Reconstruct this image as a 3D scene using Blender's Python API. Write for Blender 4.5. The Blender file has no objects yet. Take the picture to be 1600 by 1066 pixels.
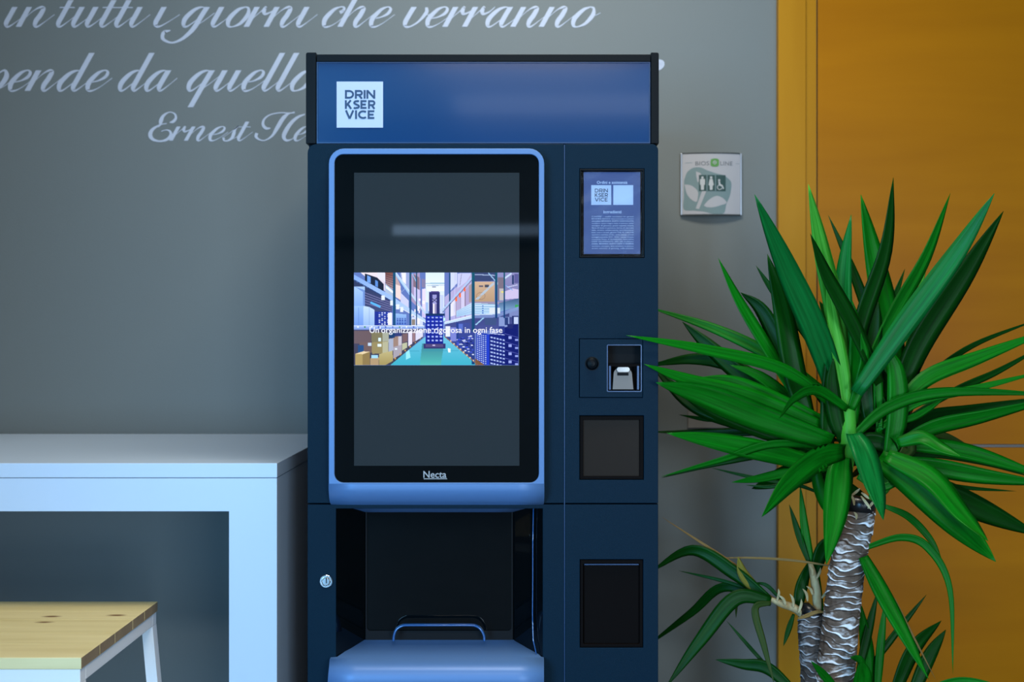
import bpy, bmesh, math, random
import numpy as np
from mathutils import Vector, Matrix

C = bpy.context.scene.collection
R = math.radians
# ------------------------------------------------------------------ camera, world, lights, exposure
F = 1655.0          # focal length in pixels of a 1600 px wide frame
H = 1.38            # camera height
WALL = 2.90         # distance camera -> back wall
sc = bpy.context.scene
cam_d = bpy.data.cameras.new('camera'); cam = bpy.data.objects.new('camera', cam_d); C.objects.link(cam)
cam.location = (0, 0, H); cam.rotation_euler = (R(90), 0, 0)
cam_d.sensor_width = 36; cam_d.lens = F * 36 / 1600; cam_d.clip_start = 0.02
cam_d.dof.use_dof = True; cam_d.dof.focus_distance = 2.14; cam_d.dof.aperture_fstop = 3.2
sc.camera = cam
sc.view_settings.view_transform = 'Standard'; sc.view_settings.look = 'None'
sc.view_settings.gamma = 1; sc.view_settings.use_curve_mapping = False
sc.view_settings.exposure = 0.0

world = bpy.data.worlds.new('world'); sc.world = world; world.use_nodes = True
bg = world.node_tree.nodes['Background']; bg.inputs[0].default_value = (0.45, 0.68, 1.0, 1); bg.inputs[1].default_value = 3.0

def area(name, loc, rot, sx, sy, power, col):
    d = bpy.data.lights.new(name, 'AREA'); d.shape = 'RECTANGLE'; d.size = sx; d.size_y = sy
    d.energy = power; d.color = col
    o = bpy.data.objects.new(name, d); C.objects.link(o); o.location = loc; o.rotation_euler = rot
    return o
# daylight entering the two tall windows behind the photographer, and the two ceiling panels
area('window_daylight', (-2.7, -3.95, 1.5), (R(90), 0, R(-20)), 2.1, 2.5, 292, (0.20, 0.57, 1.0))
area('window_daylight', (2.0, -3.95, 1.15), (R(90), 0, R(14)), 1.3, 1.4, 135, (0.66, 0.84, 1.0))
CEIL = [(0.1, 1.75), (0.1, -1.2), (0.5, -3.3)]
area('ceiling_panel_light', (0.1, 1.75, 3.075), (0, 0, 0), 1.1, 0.5, 40, (1.0, 0.93, 0.80))
area('ceiling_panel_light', (0.5, -3.3, 3.075), (0, 0, 0), 1.8, 0.6, 3.2, (1.0, 0.98, 0.95))
area('ceiling_panel_light', (0.1, -1.2, 3.075), (0, 0, 0), 1.1, 0.5, 50, (1.0, 0.93, 0.80))

# ------------------------------------------------------------------ helpers
def P(px, py, Y):
    return Vector(((px - 800) / F * Y, Y, H - (py - 533) / F * Y))

def mat(name, col, rough=0.5, metal=0.0, spec=0.5, emit=None, estr=1.0, coat=0.0, bump=None, trans=0, alpha=1):
    m = bpy.data.materials.new(name); m.use_nodes = True
    nt = m.node_tree; b = nt.nodes['Principled BSDF']
    b.inputs['Base Color'].default_value = (*col, 1); b.inputs['Roughness'].default_value = rough
    b.inputs['Metallic'].default_value = metal; b.inputs['Specular IOR Level'].default_value = spec
    b.inputs['Coat Weight'].default_value = coat; b.inputs['Coat Roughness'].default_value = 0.05
    b.inputs['Transmission Weight'].default_value = trans; b.inputs['Alpha'].default_value = alpha
    if emit: b.inputs['Emission Color'].default_value = (*emit, 1); b.inputs['Emission Strength'].default_value = estr
    if bump:
        scale, strength, detail = bump
        tc = nt.nodes.new('ShaderNodeTexCoord'); n = nt.nodes.new('ShaderNodeTexNoise'); bp = nt.nodes.new('ShaderNodeBump')
        n.inputs['Scale'].default_value = scale; n.inputs['Detail'].default_value = detail
        bp.inputs['Strength'].default_value = strength; bp.inputs['Distance'].default_value = 0.002
        nt.links.new(tc.outputs['Object'], n.inputs['Vector']); nt.links.new(n.outputs['Fac'], bp.inputs['Height'])
        nt.links.new(bp.outputs['Normal'], b.inputs['Normal'])
    return m

def noise_col(m, c1, c2, scale, vscale=(1, 1, 1), detail=4, lo=0.3, hi=0.7, coord='Object', dist=0.0):
    nt = m.node_tree; b = nt.nodes['Principled BSDF']
    tc = nt.nodes.new('ShaderNodeTexCoord'); mp = nt.nodes.new('ShaderNodeMapping'); n = nt.nodes.new('ShaderNodeTexNoise')
    r = nt.nodes.new('ShaderNodeValToRGB')
    mp.inputs['Scale'].default_value = vscale; n.inputs['Scale'].default_value = scale; n.inputs['Detail'].default_value = detail
    n.inputs['Distortion'].default_value = dist
    r.color_ramp.elements[0].position = lo; r.color_ramp.elements[1].position = hi
    r.color_ramp.elements[0].color = (*c1, 1); r.color_ramp.elements[1].color = (*c2, 1)
    nt.links.new(tc.outputs[coord], mp.inputs[0]); nt.links.new(mp.outputs[0], n.inputs['Vector'])
    nt.links.new(n.outputs['Fac'], r.inputs[0]); nt.links.new(r.outputs[0], b.inputs['Base Color'])
    return r

def origin(o):
    v = Vector((0, 0, 0))
    while o: v += o.location; o = o.parent
    return v

def mesh_obj(name, verts, faces, m=None, parent=None, smooth=False, mats=None):
    off = origin(parent)
    me = bpy.data.meshes.new(name); me.from_pydata([tuple(Vector(v) - off) for v in verts], [], faces)
    bm = bmesh.new(); bm.from_mesh(me); bmesh.ops.recalc_face_normals(bm, faces=bm.faces); bm.to_mesh(me); bm.free()
    if smooth:
        me.polygons.foreach_set('use_smooth', [True] * len(me.polygons))
    if m: me.materials.append(m)
    o = bpy.data.objects.new(name, me); C.objects.link(o); o.parent = parent
    return o

def bm_obj(name, bm, m, parent=None, smooth=False):
    off = origin(parent)
    bmesh.ops.translate(bm, vec=-off, verts=bm.verts); bmesh.ops.recalc_face_normals(bm, faces=bm.faces)
    for f in bm.faces: f.smooth = False
    me = bpy.data.meshes.new(name); bm.to_mesh(me); bm.free()
    if smooth: me.polygons.foreach_set('use_smooth', [True] * len(me.polygons))
    if m: me.materials.append(m)
    o = bpy.data.objects.new(name, me); C.objects.link(o); o.parent = parent
    return o

def add_box(bm, x0, x1, y0, y1, z0, z1, bev=0.0, seg=2):
    vs = [bm.verts.new((x, y, z)) for x in (x0, x1) for y in (y0, y1) for z in (z0, z1)]
    f = [(0, 1, 3, 2), (4, 6, 7, 5), (0, 4, 5, 1), (2, 3, 7, 6), (0, 2, 6, 4), (1, 5, 7, 3)]
    fs = [bm.faces.new([vs[i] for i in q]) for q in f]
    if bev > 0:
        es = list({e for q in fs for e in q.edges})
        bmesh.ops.bevel(bm, geom=es, offset=bev, segments=seg, profile=0.5, affect='EDGES')

def box(name, x0, x1, y0, y1, z0, z1, m, parent=None, bev=0.0, seg=2):
    bm = bmesh.new(); add_box(bm, x0, x1, y0, y1, z0, z1, bev, seg)
    return bm_obj(name, bm, m, parent)

def pbox(name, px0, px1, py0, py1, Y0, Y1, m, parent=None, bev=0.0):
    a = P(px0, py1, Y0); b = P(px1, py0, Y0)
    return box(name, a.x, b.x, Y0, Y1, a.z, b.z, m, parent, bev)

def rrect(px0, py0, px1, py1, Y, r=0, n=6, rs=None):
    """rounded rectangle loop in world XZ, given pixel corners on plane Y; r in pixels (rs: TL,TR,BR,BL)"""
    rs = rs or (r, r, r, r); out = []
    cs = [(px0, py0, 1, 1, 180, rs[0]), (px1, py0, -1, 1, 270, rs[1]), (px1, py1, -1, -1, 0, rs[2]), (px0, py1, 1, -1, 90, rs[3])]
    for cx, cy, sx, sy, a0, rr in cs:
        if rr <= 0: out.append((cx, cy)); continue
        ox, oy = cx + sx * rr, cy + sy * rr
        for k in range(n + 1):
            a = R(a0 + 90 * k / n); out.append((ox + rr * math.cos(a), oy + rr * math.sin(a)))
    return [(P(x, y, Y).x, P(x, y, Y).z) for x, y in out]

def circ(px, py, r, Y, n=28):
    return [(P(px + r * math.cos(2 * math.pi * k / n), py, Y).x, P(px, py + r * math.sin(2 * math.pi * k / n), Y).z) for k in range(n)]

def plate(name, loops, Y, th, m, parent=None, bev=0.0):
    """flat plate with holes, loops in world XZ, front face at Y, thickness th behind it"""
    cu = bpy.data.curves.new(name, 'CURVE'); cu.dimensions = '2D'; cu.fill_mode = 'BOTH'
    cu.extrude = max(th / 2 - bev, 0); cu.bevel_depth = bev; cu.bevel_resolution = 1; cu.offset = -bev
    for lp in loops:
        s = cu.splines.new('POLY'); s.points.add(len(lp) - 1); s.use_cyclic_u = True
        for p, (x, z) in zip(s.points, lp): p.co = (x, z, 0, 1)
    o = bpy.data.objects.new('tmp', cu)
    me = bpy.data.meshes.new_from_object(o)
    bpy.data.objects.remove(o); bpy.data.curves.remove(cu)
    bm = bmesh.new(); bm.from_mesh(me); bpy.data.meshes.remove(me)
    for v in bm.verts: x, z, t = v.co; v.co = (x, Y + th / 2 - t, z)
    bmesh.ops.remove_doubles(bm, verts=bm.verts, dist=1e-6)
    return bm_obj(name, bm, m, parent)

def tube(bm, pts, rad, n=8, flat=1.0, cap=True):
    rings = []
    for i, p in enumerate(pts):
        a = pts[max(i - 1, 0)]; b = pts[min(i + 1, len(pts) - 1)]
        t = (Vector(b) - Vector(a)).normalized(); u = Vector((0, 1, 0)) if abs(t.y) < .9 else Vector((1, 0, 0))
        s = t.cross(u).normalized(); w = s.cross(t).normalized()
        r = rad[i] if isinstance(rad, (list, tuple)) else rad
        rings.append([bm.verts.new(Vector(p) + s * r * math.cos(2 * math.pi * k / n) + w * r * flat * math.sin(2 * math.pi * k / n)) for k in range(n)])
    for a, b in zip(rings, rings[1:]):
        for k in range(n): bm.faces.new([a[k], a[(k + 1) % n], b[(k + 1) % n], b[k]])
    if cap: bm.faces.new(rings[0]); bm.faces.new(rings[-1][::-1])

def crom(pts, n):
    """Catmull-Rom through tuples of any length, n samples per span"""
    p = [np.array(q, float) for q in pts]; p = [2 * p[0] - p[1]] + p + [2 * p[-1] - p[-2]]; out = []
    for i in range(1, len(p) - 2):
        for k in range(n):
            t = k / n
            out.append(0.5 * ((2 * p[i]) + (-p[i - 1] + p[i + 1]) * t + (2 * p[i - 1] - 5 * p[i] + 4 * p[i + 1] - p[i + 2]) * t * t + (-p[i - 1] + 3 * p[i] - 3 * p[i + 1] + p[i + 2]) * t ** 3))
    out.append(p[-2]); return out

def empty(name, loc, label=None, cat=None, group=None, kind=None):
    o = bpy.data.objects.new(name, None); C.objects.link(o); o.location = loc; o.empty_display_size = 0.1
    tag(o, label, cat, group, kind); return o
def tag(o, label=None, cat=None, group=None, kind=None):
    if label: o['label'] = label
    if cat: o['category'] = cat
    if group: o['group'] = group
    if kind: o['kind'] = kind
    return o

def text_obj(name, s, px0, px1, pybase, Y, m, parent, bold=0.0, th=0.0003, height=None, align='fit'):
    """text on plane Y between px0 and px1, baseline at pybase; height = cap height in pixels (else uniform)"""
    cu = bpy.data.curves.new(name, 'FONT'); cu.body = s; cu.size = 1.0; cu.offset = bold; cu.resolution_u = 3
    o = bpy.data.objects.new('tmp', cu); C.objects.link(o)
    bpy.context.view_layer.update()
    me = bpy.data.meshes.new_from_object(o.evaluated_get(bpy.context.evaluated_depsgraph_get()))
    bpy.data.objects.remove(o); bpy.data.curves.remove(cu)
    bm = bmesh.new(); bm.from_mesh(me); bpy.data.meshes.remove(me)
    xs = [v.co.x for v in bm.verts]; x0, x1 = min(xs), max(xs)
    a = P(px0, pybase, Y); b = P(px1, pybase, Y); sx = (b.x - a.x) / (x1 - x0)
    sz = sx if height is None else height / F * Y / 0.73
    for v in bm.verts: v.co = (a.x + (v.co.x - x0) * sx, Y, a.z + v.co.y * sz)
    g = bmesh.ops.extrude_face_region(bm, geom=list(bm.faces))
    for v in g['geom']:
        if isinstance(v, bmesh.types.BMVert): v.co.y -= th
    return bm_obj(name, bm, m, parent)

# ------------------------------------------------------------------ stroked lettering (pen ribbons)
RIB = [0]
def ribbon(bm, pts, Y, th, hor=True):
    RIB[0] = (RIB[0] + 1) % 9; th = th + RIB[0] * .00003
    """pts: list of (x,z,w) world; makes a thin raised ribbon"""
    L = []; 
    for i, p in enumerate(pts):
        a = pts[max(i - 1, 0)]; b = pts[min(i + 1, len(pts) - 1)]
        tx, tz = b[0] - a[0], b[1] - a[1]; l = math.hypot(tx, tz) or 1e-9; nx, nz = -tz / l, tx / l
        w = p[2] / 2
        ox, oz = nx * w, nz * w
        if hor and abs(nx) > 0.45 and p[2] > 0.003 * Y:
            k = min(1, (abs(nx) - 0.45) / 0.25); s = 1 if nx > 0 else -1
            ox = ox * (1 - k) + s * w / max(abs(nx), .6) * k; oz = oz * (1 - k)
        L.append(((p[0] + ox, p[1] + oz), (p[0] - ox, p[1] - oz)))
    fr = [(bm.verts.new((a[0], Y - th, a[1])), bm.verts.new((b[0], Y - th, b[1]))) for a, b in L]
    bk = [(bm.verts.new((a[0], Y, a[1])), bm.verts.new((b[0], Y, b[1]))) for a, b in L]
    for i in range(len(L) - 1):
        bm.faces.new([fr[i][0], fr[i][1], fr[i + 1][1], fr[i + 1][0]])
        bm.faces.new([fr[i][0], fr[i + 1][0], bk[i + 1][0], bk[i][0]])
        bm.faces.new([fr[i][1], bk[i][1], bk[i + 1][1], fr[i + 1][1]])
    for i in (0, len(L) - 1): bm.faces.new([fr[i][0], bk[i][0], bk[i][1], fr[i][1]])

T, h = .235, .032
FOOT = [(.12, .25, T), (.19, .06, .17), (.34, .02, .08), (.58, .3, h), (.8, .62, h)]
BOWL = [(.86, .78, .06), (.6, .99, .06), (.27, .84, .17), (.08, .42, T), (.17, .08, .18), (.38, .03, .07), (.72, .45, h)]
def sh(st, d): return [(a + d, b, c) for a, b, c in st]
STEM = [(.12, 1, T), (.12, .6, T)] + FOOT
ARCH = [(.06, .25, h), (.3, .75, h), (.52, .97, .1), (.72, .93, .2), (.74, .6, T), (.7, .3, T), (.76, .06, .17), (.92, .02, .08), (1.14, .3, h), (1.36, .62, h)]
ST1 = [(.06, 1, T), (.06, .5, T), (.06, 0, T)]
DOT = [(.13, 1.38, .17), (.14, 1.5, .2), (.15, 1.6, .17)]
G = {
 'i': ([STEM, DOT], .7), 'u': ([STEM, sh(STEM, .66)], 1.34), 'n': ([ST1, ARCH], 1.34),
 'l': ([[(.12, 1.85, T), (.12, 1.2, T), (.12, .6, T)] + FOOT], .68),
 't': ([[(.12, 1.35, T), (.12, 1, T), (.12, .6, T)] + FOOT, [(-.22, .97, .05), (.1, .98, .05), (.5, .97, .05)]], .72),
 'o': ([[(.52, 1, .06), (.25, .84, .17), (.08, .42, T), (.19, .08, .17), (.42, .0, .06), (.72, .18, .15), (.84, .58, .21), (.72, .92, .12), (.52, 1, .06)], [(.8, .78, h), (.95, .58, h), (1.15, .7, h)]], 1.02),
 'a': ([BOWL, sh([(.14, 1, T), (.12, .6, T)] + FOOT, .64)], 1.34),
 'd': ([BOWL, sh([(.12, 1.85, T), (.12, 1.2, T), (.12, .6, T)] + FOOT, .66)], 1.34),
 'g': ([BOWL, [(.8, 1, T), (.76, .5, T), (.73, 0, T), (.63, -.33, .2), (.42, -.64, .14), (.05, -.8, .09), (-.45, -.6, .17), (-.57, -.28, .17), (-.32, -.18, .05)], [(.7, -.02, h), (1.0, .3, h), (1.3, .7, h)]], 1.36),
 'q': ([BOWL, [(.8, 1, T), (.76, .3, T), (.74, -.4, T), (.73, -.8, T)], [(.7, -.02, h), (1.0, .3, h), (1.3, .7, h)]], 1.3),
 'e': ([[(.2, .42, .05), (.48, .5, .07), (.7, .68, .15), (.7, .9, .14), (.5, 1, .06), (.24, .84, .16), (.08, .42, T), (.19, .08, .19), (.42, .0, .08), (.72, .2, h), (1.05, .62, h)]], .98),
 'c': ([[(.62, .72, .16), (.74, .82, .16), (.7, .97, .1), (.5, 1, .06), (.24, .84, .16), (.08, .42, T), (.19, .08, .19), (.42, .0, .08), (.72, .2, h), (1.0, .62, h)]], .95),
 'r': ([ST1, [(.06, .2, h), (.25, .6, h), (.44, .92, .06)], [(.48, 1.02, .1), (.46, .9, .18), (.5, .76, .2), (.62, .64, .12), (.85, .76, .06), (.98, 1, h)]], .93),
 'h': ([[(.06, 1.85, T), (.06, 1, T), (.06, 0, T)], ARCH], 1.36),
 'v': ([[(.12, 1, T), (.1, .6, T), (.1, .25, T), (.2, .05, .17), (.42, .0, .08), (.7, .25, .1), (.84, .7, .18), (.72, .98, .14)], [(.84, .75, h), (.98, .6, h), (1.15, .72, h)]], 1.04),
 'p': ([[(.1, 1.1, T), (.1, 0, T), (.1, -.8, T)], [(.1, .3, h), (.35, .8, .05), (.6, 1, .1), (.84, .7, .24), (.8, .25, .2), (.55, .0, .08), (.3, .1, .05)], [(.5, .0, h), (.9, .15, h), (1.2, .5, h)]], 1.16),
 's': ([[(-.1, .2, h), (.25, .6, h), (.5, 1.05, .08), (.42, .8, .14), (.48, .5, .24), (.52, .2, .2), (.35, .0, .1), (.1, .02, .1), (.0, .2, .18)], [(.35, .0, h), (.7, .2, h), (.95, .5, h)]], .8),
}
def script(bm, word, px0, px1, base, xh, Y, wk=1.0):
    adv = 0; items = []
    for ch in word: items.append((ch, adv)); adv += G[ch][1]
    k = (px1 - px0) / (adv * xh)
    for ch, a in items:
        for st in G[ch][0]:
            pts = []
            for u, y, w in crom(st, 7):
                x = px0 + xh * ((a + u) * k + 0.55 * y); pz = base - xh * y
                q = P(x, pz, Y); pts.append((q.x, q.z, max(w, .028) * xh * wk / F * Y))
            ribbon(bm, pts, Y, 0.0006)
def script_px(bm, strokes, Y):
    for st in strokes:
        pts = []
        for x, y, w in crom(st, 8):
            q = P(x, y, Y); pts.append((q.x, q.z, max(w, .8) / F * Y))
        ribbon(bm, pts, Y, 0.0006, hor=False)

# geometric sans capitals for the square logo: unit cap height
def arc(cx, cz, rx, rz, a0, a1, n=12): return [(cx + rx * math.cos(R(a0 + (a1 - a0) * k / n)), cz + rz * math.sin(R(a0 + (a1 - a0) * k / n))) for k in range(n + 1)]
def logo_glyph(c, s):
    e = s / 2
    if c == 'I': return [[(0, 0), (0, 1)]], 0
    if c == 'D': return [[(0, e), (0, 1 - e)], [(-e, 1 - e), (.32, 1 - e)] + arc(.34, .5, .44, .5 - e, 90, -90)[1:] + [(.32, e), (-e, e)], [(0, 0), (0, 1)]], .78
    if c == 'R': return [[(0, 0), (0, 1)], [(0, 1 - e), (.4, 1 - e)] + arc(.42, .66, .24, .34 - e, 90, -90)[1:] + [(.4, .32 + e), (0, .32 + e)], [(.38, .36), (.66, 0)]], .66
    if c == 'N': return [[(0, 0), (0, 1)], [(0, .94), (.76, .06)], [(.76, 0), (.76, 1)]], .76
    if c == 'K': return [[(0, 0), (0, 1)], [(0.02, .34), (.60, 1)], [(.22, .58), (.64, 0)]], .64
    if c == 'S': return [[(.64, .84), (.5, .92)] + arc(.36, .7, .28, .3 - e, 70, 200, 8) + [(.2, .57), (.46, .45)] + arc(.38, .28, .27, .28 - e, 50, -100, 9) + [(.15, .07), (.03, .16)]], .65
    if c == 'E': return [[(0, 0), (0, 1)], [(0, 1 - e), (.62, 1 - e)], [(0, .5), (.54, .5)], [(0, e), (.62, e)]], .62
    if c == 'V': return [[(0, 1), (.4, .04)], [(.4, .04), (.8, 1)]], .8
    if c == 'C': return [arc(.48, .5, .46, .5 - e, 48, 312, 18)], .78
def logo(name, px0, px1, rows, Y, m, parent, s=.2):
    """rows: (word, base_px, cap_px)"""
    bm = bmesh.new()
    for w, base, cap in rows:
        gs = [logo_glyph(c, s) for c in w]; gap = .3
        tot = sum(g[1] for g in gs) + gap * (len(gs) - 1) + s
        k = (px1 - px0) / (tot * cap); x = s / 2
        for g, gw in gs:
            for st in g:
                pts = [(px0 + (x + a) * k * cap, base - z * cap) for a, z in st]
                ribbon(bm, [(P(a, b, Y).x, P(a, b, Y).z, s * cap / F * Y) for a, b in pts], Y, 0.0003, hor=False)
            x += gw + gap
    return bm_obj(name, bm, m, parent)

# ------------------------------------------------------------------ materials
M = {}
M['wall'] = mat('wall_paint', (0.128, 0.143, 0.138), 0.6, bump=(260, .12, 3))
M['white_wall'] = mat('white_wall_paint', (0.24, 0.24, 0.24), 0.8)
M['grey_wall'] = mat('pale_grey_wall_paint', (0.14, 0.145, 0.15), 0.8)
M['ceiling'] = mat('ceiling_paint', (0.30, 0.30, 0.29), 0.9)
M['floor'] = mat('floor_tile', (0.22, 0.21, 0.20), 0.35); noise_col(M['floor'], (.09, .085, .08), (.13, .125, .12), 6)
M['letter'] = mat('white_vinyl', (0.42, 0.45, 0.53), 0.5)
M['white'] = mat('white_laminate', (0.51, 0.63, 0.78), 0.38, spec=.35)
M['white_metal'] = mat('white_powder_coat', (0.78, 0.80, 0.82), 0.4)
M['black'] = mat('black_powder_coat', (0.0006, 0.013, 0.028), 0.45, spec=.08, bump=(900, .25, 2))
M['black2'] = mat('black_plastic', (0.002, 0.004, 0.006), 0.4, spec=.1)
M['matte'] = mat('matte_black_plastic', (0.003, 0.002, 0.002), 0.6, spec=.05)
M['hole'] = mat('dark_recess', (0.004, 0.004, 0.005), 0.7, spec=.2)
M['gloss'] = mat('glossy_black_glass', (0.0015, 0.003, 0.004), 0.04, spec=.32)
M['lcd'] = mat('display_glass', (0.012, 0.018, 0.022), 0.03, spec=.55, emit=(.020, .030, .040), estr=.45)
M['square'] = mat('charcoal_plastic', (0.016, 0.011, 0.008), 0.4, spec=.08)
M['silver'] = mat('silver_blue_paint', (0.088, 0.190, 0.400), 0.42, metal=.1, spec=.4)
M['header'] = mat('blue_backlit_panel', (0.003, 0.038, 0.13), 0.12, spec=.7, coat=.3)
M['logo_white'] = mat('logo_white_film', (0.42, 0.50, 0.68), 0.3)
M['logo_blue'] = mat('logo_navy_print', (0.004, 0.035, 0.10), 0.4)
M['edge'] = mat('blue_edge_trim', (0.010, 0.045, 0.12), 0.3, metal=.2)
M['grey_print'] = mat('grey_print', (0.33, 0.34, 0.35), 0.5)
M['chrome'] = mat('chrome', (0.75, 0.74, 0.74), 0.14, metal=1)
M['steel'] = mat('brushed_steel', (0.13, 0.115, 0.105), 0.4, metal=.3)
M['sheet'] = mat('blue_label_paper', (0.02, 0.062, 0.22), 0.4)
M['txt'] = mat('white_print', (0.50, 0.58, 0.74), 0.5)
M['acrylic'] = mat('blue_tinted_acrylic', (0.02, 0.10, 0.30), 0.08, spec=.9, coat=.6)
M['frame_sil'] = mat('anodised_aluminium', (0.36, 0.38, 0.42), 0.3, metal=.7)
M['sign_face'] = mat('sign_paper', (0.36, 0.36, 0.385), 0.45)
M['sign_dark'] = mat('sign_endcap', (0.03, 0.035, 0.035), 0.5)
M['sg_pale'] = mat('sign_sage_print', (0.135, 0.205, 0.215), 0.5)
M['sg_green'] = mat('sign_green_print', (0.07, 0.24, 0.04), 0.5)
M['sg_deep'] = mat('sign_bottle_green_print', (0.006, 0.045, 0.042), 0.5)
M['sg_grey'] = mat('sign_grey_print', (0.10, 0.11, 0.12), 0.5)
M['sg_white'] = mat('sign_white_print', (0.42, 0.44, 0.45), 0.5)
M['socket'] = mat('grey_cover_plate', (0.19, 0.18, 0.165), 0.5)

def wood(name, c1, c2, vs, rough=.4, knots=False, wav=1.2):
    m = mat(name, c1, rough, spec=.5 if knots else .12); r = noise_col(m, c1, c2, wav, vs, 6, .3, .7, dist=.25)
    if knots:
        nt = m.node_tree; b = nt.nodes['Principled BSDF']
        tc = nt.nodes.new('ShaderNodeTexCoord'); mp = nt.nodes.new('ShaderNodeMapping'); v = nt.nodes.new('ShaderNodeTexVoronoi')
        mp.inputs['Scale'].default_value = (7.0, 19, 3); mp.inputs['Location'].default_value = (.37, .2, 0); v.inputs['Scale'].default_value = 1.0
        rr = nt.nodes.new('ShaderNodeValToRGB'); rr.color_ramp.elements[0].position = .06; rr.color_ramp.elements[1].position = .17
        rr.color_ramp.elements[0].color = (1, 1, 1, 1); rr.color_ramp.elements[1].color = (0, 0, 0, 1)
        mx = nt.nodes.new('ShaderNodeMix'); mx.data_type = 'RGBA'; mx.inputs[7].default_value = (.20, .10, .035, 1)
        nt.links.new(tc.outputs['Object'], mp.inputs[0]); nt.links.new(mp.outputs[0], v.inputs['Vector'])
        nt.links.new(v.outputs['Distance'], rr.inputs[0]); nt.links.new(rr.outputs[0], mx.inputs[0]); nt.links.new(r.outputs[0], mx.inputs[6])
        nt.links.new(mx.outputs[2], b.inputs['Base Color'])
    return m
M['door'] = wood('oak_veneer_horizontal', (.305, .104, .0005), (.36, .128, .0008), (1.0, 3, 9), .38)
M['jamb'] = wood('oak_veneer_vertical', (.33, .138, .004), (.385, .17, .007), (9, 9, .7), .4)
M['pine'] = wood('pine_board', (.67, .55, .25), (.80, .68, .35), (2.0, 30, 20), .45, knots=True)
M['pine_end'] = wood('pine_end_grain', (.22, .16, .10), (.30, .22, .13), (20, 20, 20), .6)

# ------------------------------------------------------------------ room shell
XL, XR, YF, ZC = -4.6, 3.2, -4.1, 3.1
def struct(o): o['kind'] = 'structure'; return o
struct(box('floor', XL, XR, YF, WALL, -0.1, 0, M['floor']))
struct(box('ceiling', XL, XR, YF, WALL, ZC, ZC + .1, M['ceiling']))
struct(box('wall_back', XL, XR, WALL, WALL + .12, 0, ZC, M['wall']))
struct(box('wall_left', XL - .12, XL, YF, WALL, 0, ZC, M['grey_wall']))
struct(box('wall_right', XR, XR + .12, YF, WALL, 0, ZC, M['grey_wall']))
def wloop(x0, x1, z0, z1): return [(x0, z0), (x1, z0), (x1, z1), (x0, z1)]
W1, W2 = (-3.8, -1.6, .2, 2.8), (1.25, 2.75, .4, 1.95)
W3 = (-.95, 3.0, 2.215, 2.305)
o = plate('wall_front', [wloop(XL, XR, 0, ZC), wloop(*W1), wloop(*W2), wloop(*W3)], YF - .12, .12, M['white_wall'])
struct(o)
M['pane'] = None
for n, (a, b, c, d) in enumerate((W1, W2)):
    w = empty('window_%d' % (n + 1), ((a + b) / 2, YF, c), kind='structure')
    plate('window_frame', [wloop(a, b, c, d), wloop(a + .06, (a + b) / 2 - .03, c + .06, d - .06), wloop((a + b) / 2 + .03, b - .06, c + .06, d - .06)], YF - .10, .06, M['white_metal'], w)
struct(box('baseboard_back', XL, .66, WALL - .014, WALL, 0, .09, M['grey_wall']))
# dark lintel beam and pale soffit on the wall behind the photographer (seen mirrored in the display)
struct(box('trim_1', -1.55, XR - .01, YF, YF + .05, 2.12, 2.20, M['matte']))
# unseen fin wall, added to shade the back wall left of the high table
struct(box('wall_shade_fin', -1.86, -1.76, -.2, WALL, 0, ZC, M['grey_wall']))
# ceiling fixtures
for i, (x, y) in enumerate(CEIL):
    t = empty('ceiling_light', (x, y, ZC), 'recessed white ceiling light panel %s' % ('nearest the vending machine wall', 'above the middle of the room', 'beside the window wall')[i], 'ceiling light')
    bm = bmesh.new(); add_box(bm, x - (.95 if i == 2 else .6), x + (.95 if i == 2 else .6), y - .33, y + .33, ZC - .02, ZC - .002, .003)
    bm_obj('housing', bm, M['white_metal'], t)
del t

# door with frame
dY = WALL
xj0, xj1, xs1 = P(1216, 0, dY - .02).x, P(1259, 0, dY - .02).x, P(1276, 0, dY - .015).x
door = empty('door_1', (1.25, dY, 0), kind='structure')
DT = 2.75
xr = 1.85
box('door_frame', xj0, xj1, dY - .022, dY + .002, 0, DT + .075, M['jamb'], door, .0015)
box('door_frame', xr, xr + .075, dY - .022, dY + .002, 0, DT + .075, M['jamb'], door, .0015)
box('door_frame', xj1 + .0005, xr - .0005, dY - .022, dY + .002, DT, DT + .075, M['jamb'], door, .0015)
box('door_stop', xj1 + .0005, xs1, dY - .014, dY + .002, 0, DT - .001, M['jamb'], door, .001)
zs = P(0, 697, dY - .008).z
box('door_panel', xs1 + .005, xr - .004, dY - .008, dY + .002, .008, zs - .0045, M['door'], door, .001)
box('door_panel', xs1 + .005, xr - .004, dY - .008, dY + .002, zs + .0045, DT - .005, M['door'], door, .001)
box('inlay_strip', xs1 + .16, xr - .004, dY - .0075, dY + .002, zs - .0035, zs + .0035, M['steel'], door)
box('inlay_strip', xs1 + .005, xs1 + .1595, dY - .0075, dY + .002, zs - .0035, zs + .0035, M['steel'], door)
hd = bmesh.new(); tube(hd, [(xr - .09, dY - .008, 1.05), (xr - .09, dY - .06, 1.05), (xr - .1, dY - .065, 1.05), (xr - .22, dY - .065, 1.05)], .009, 10)
bm_obj('door_handle', hd, M['chrome'], door, True)

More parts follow.
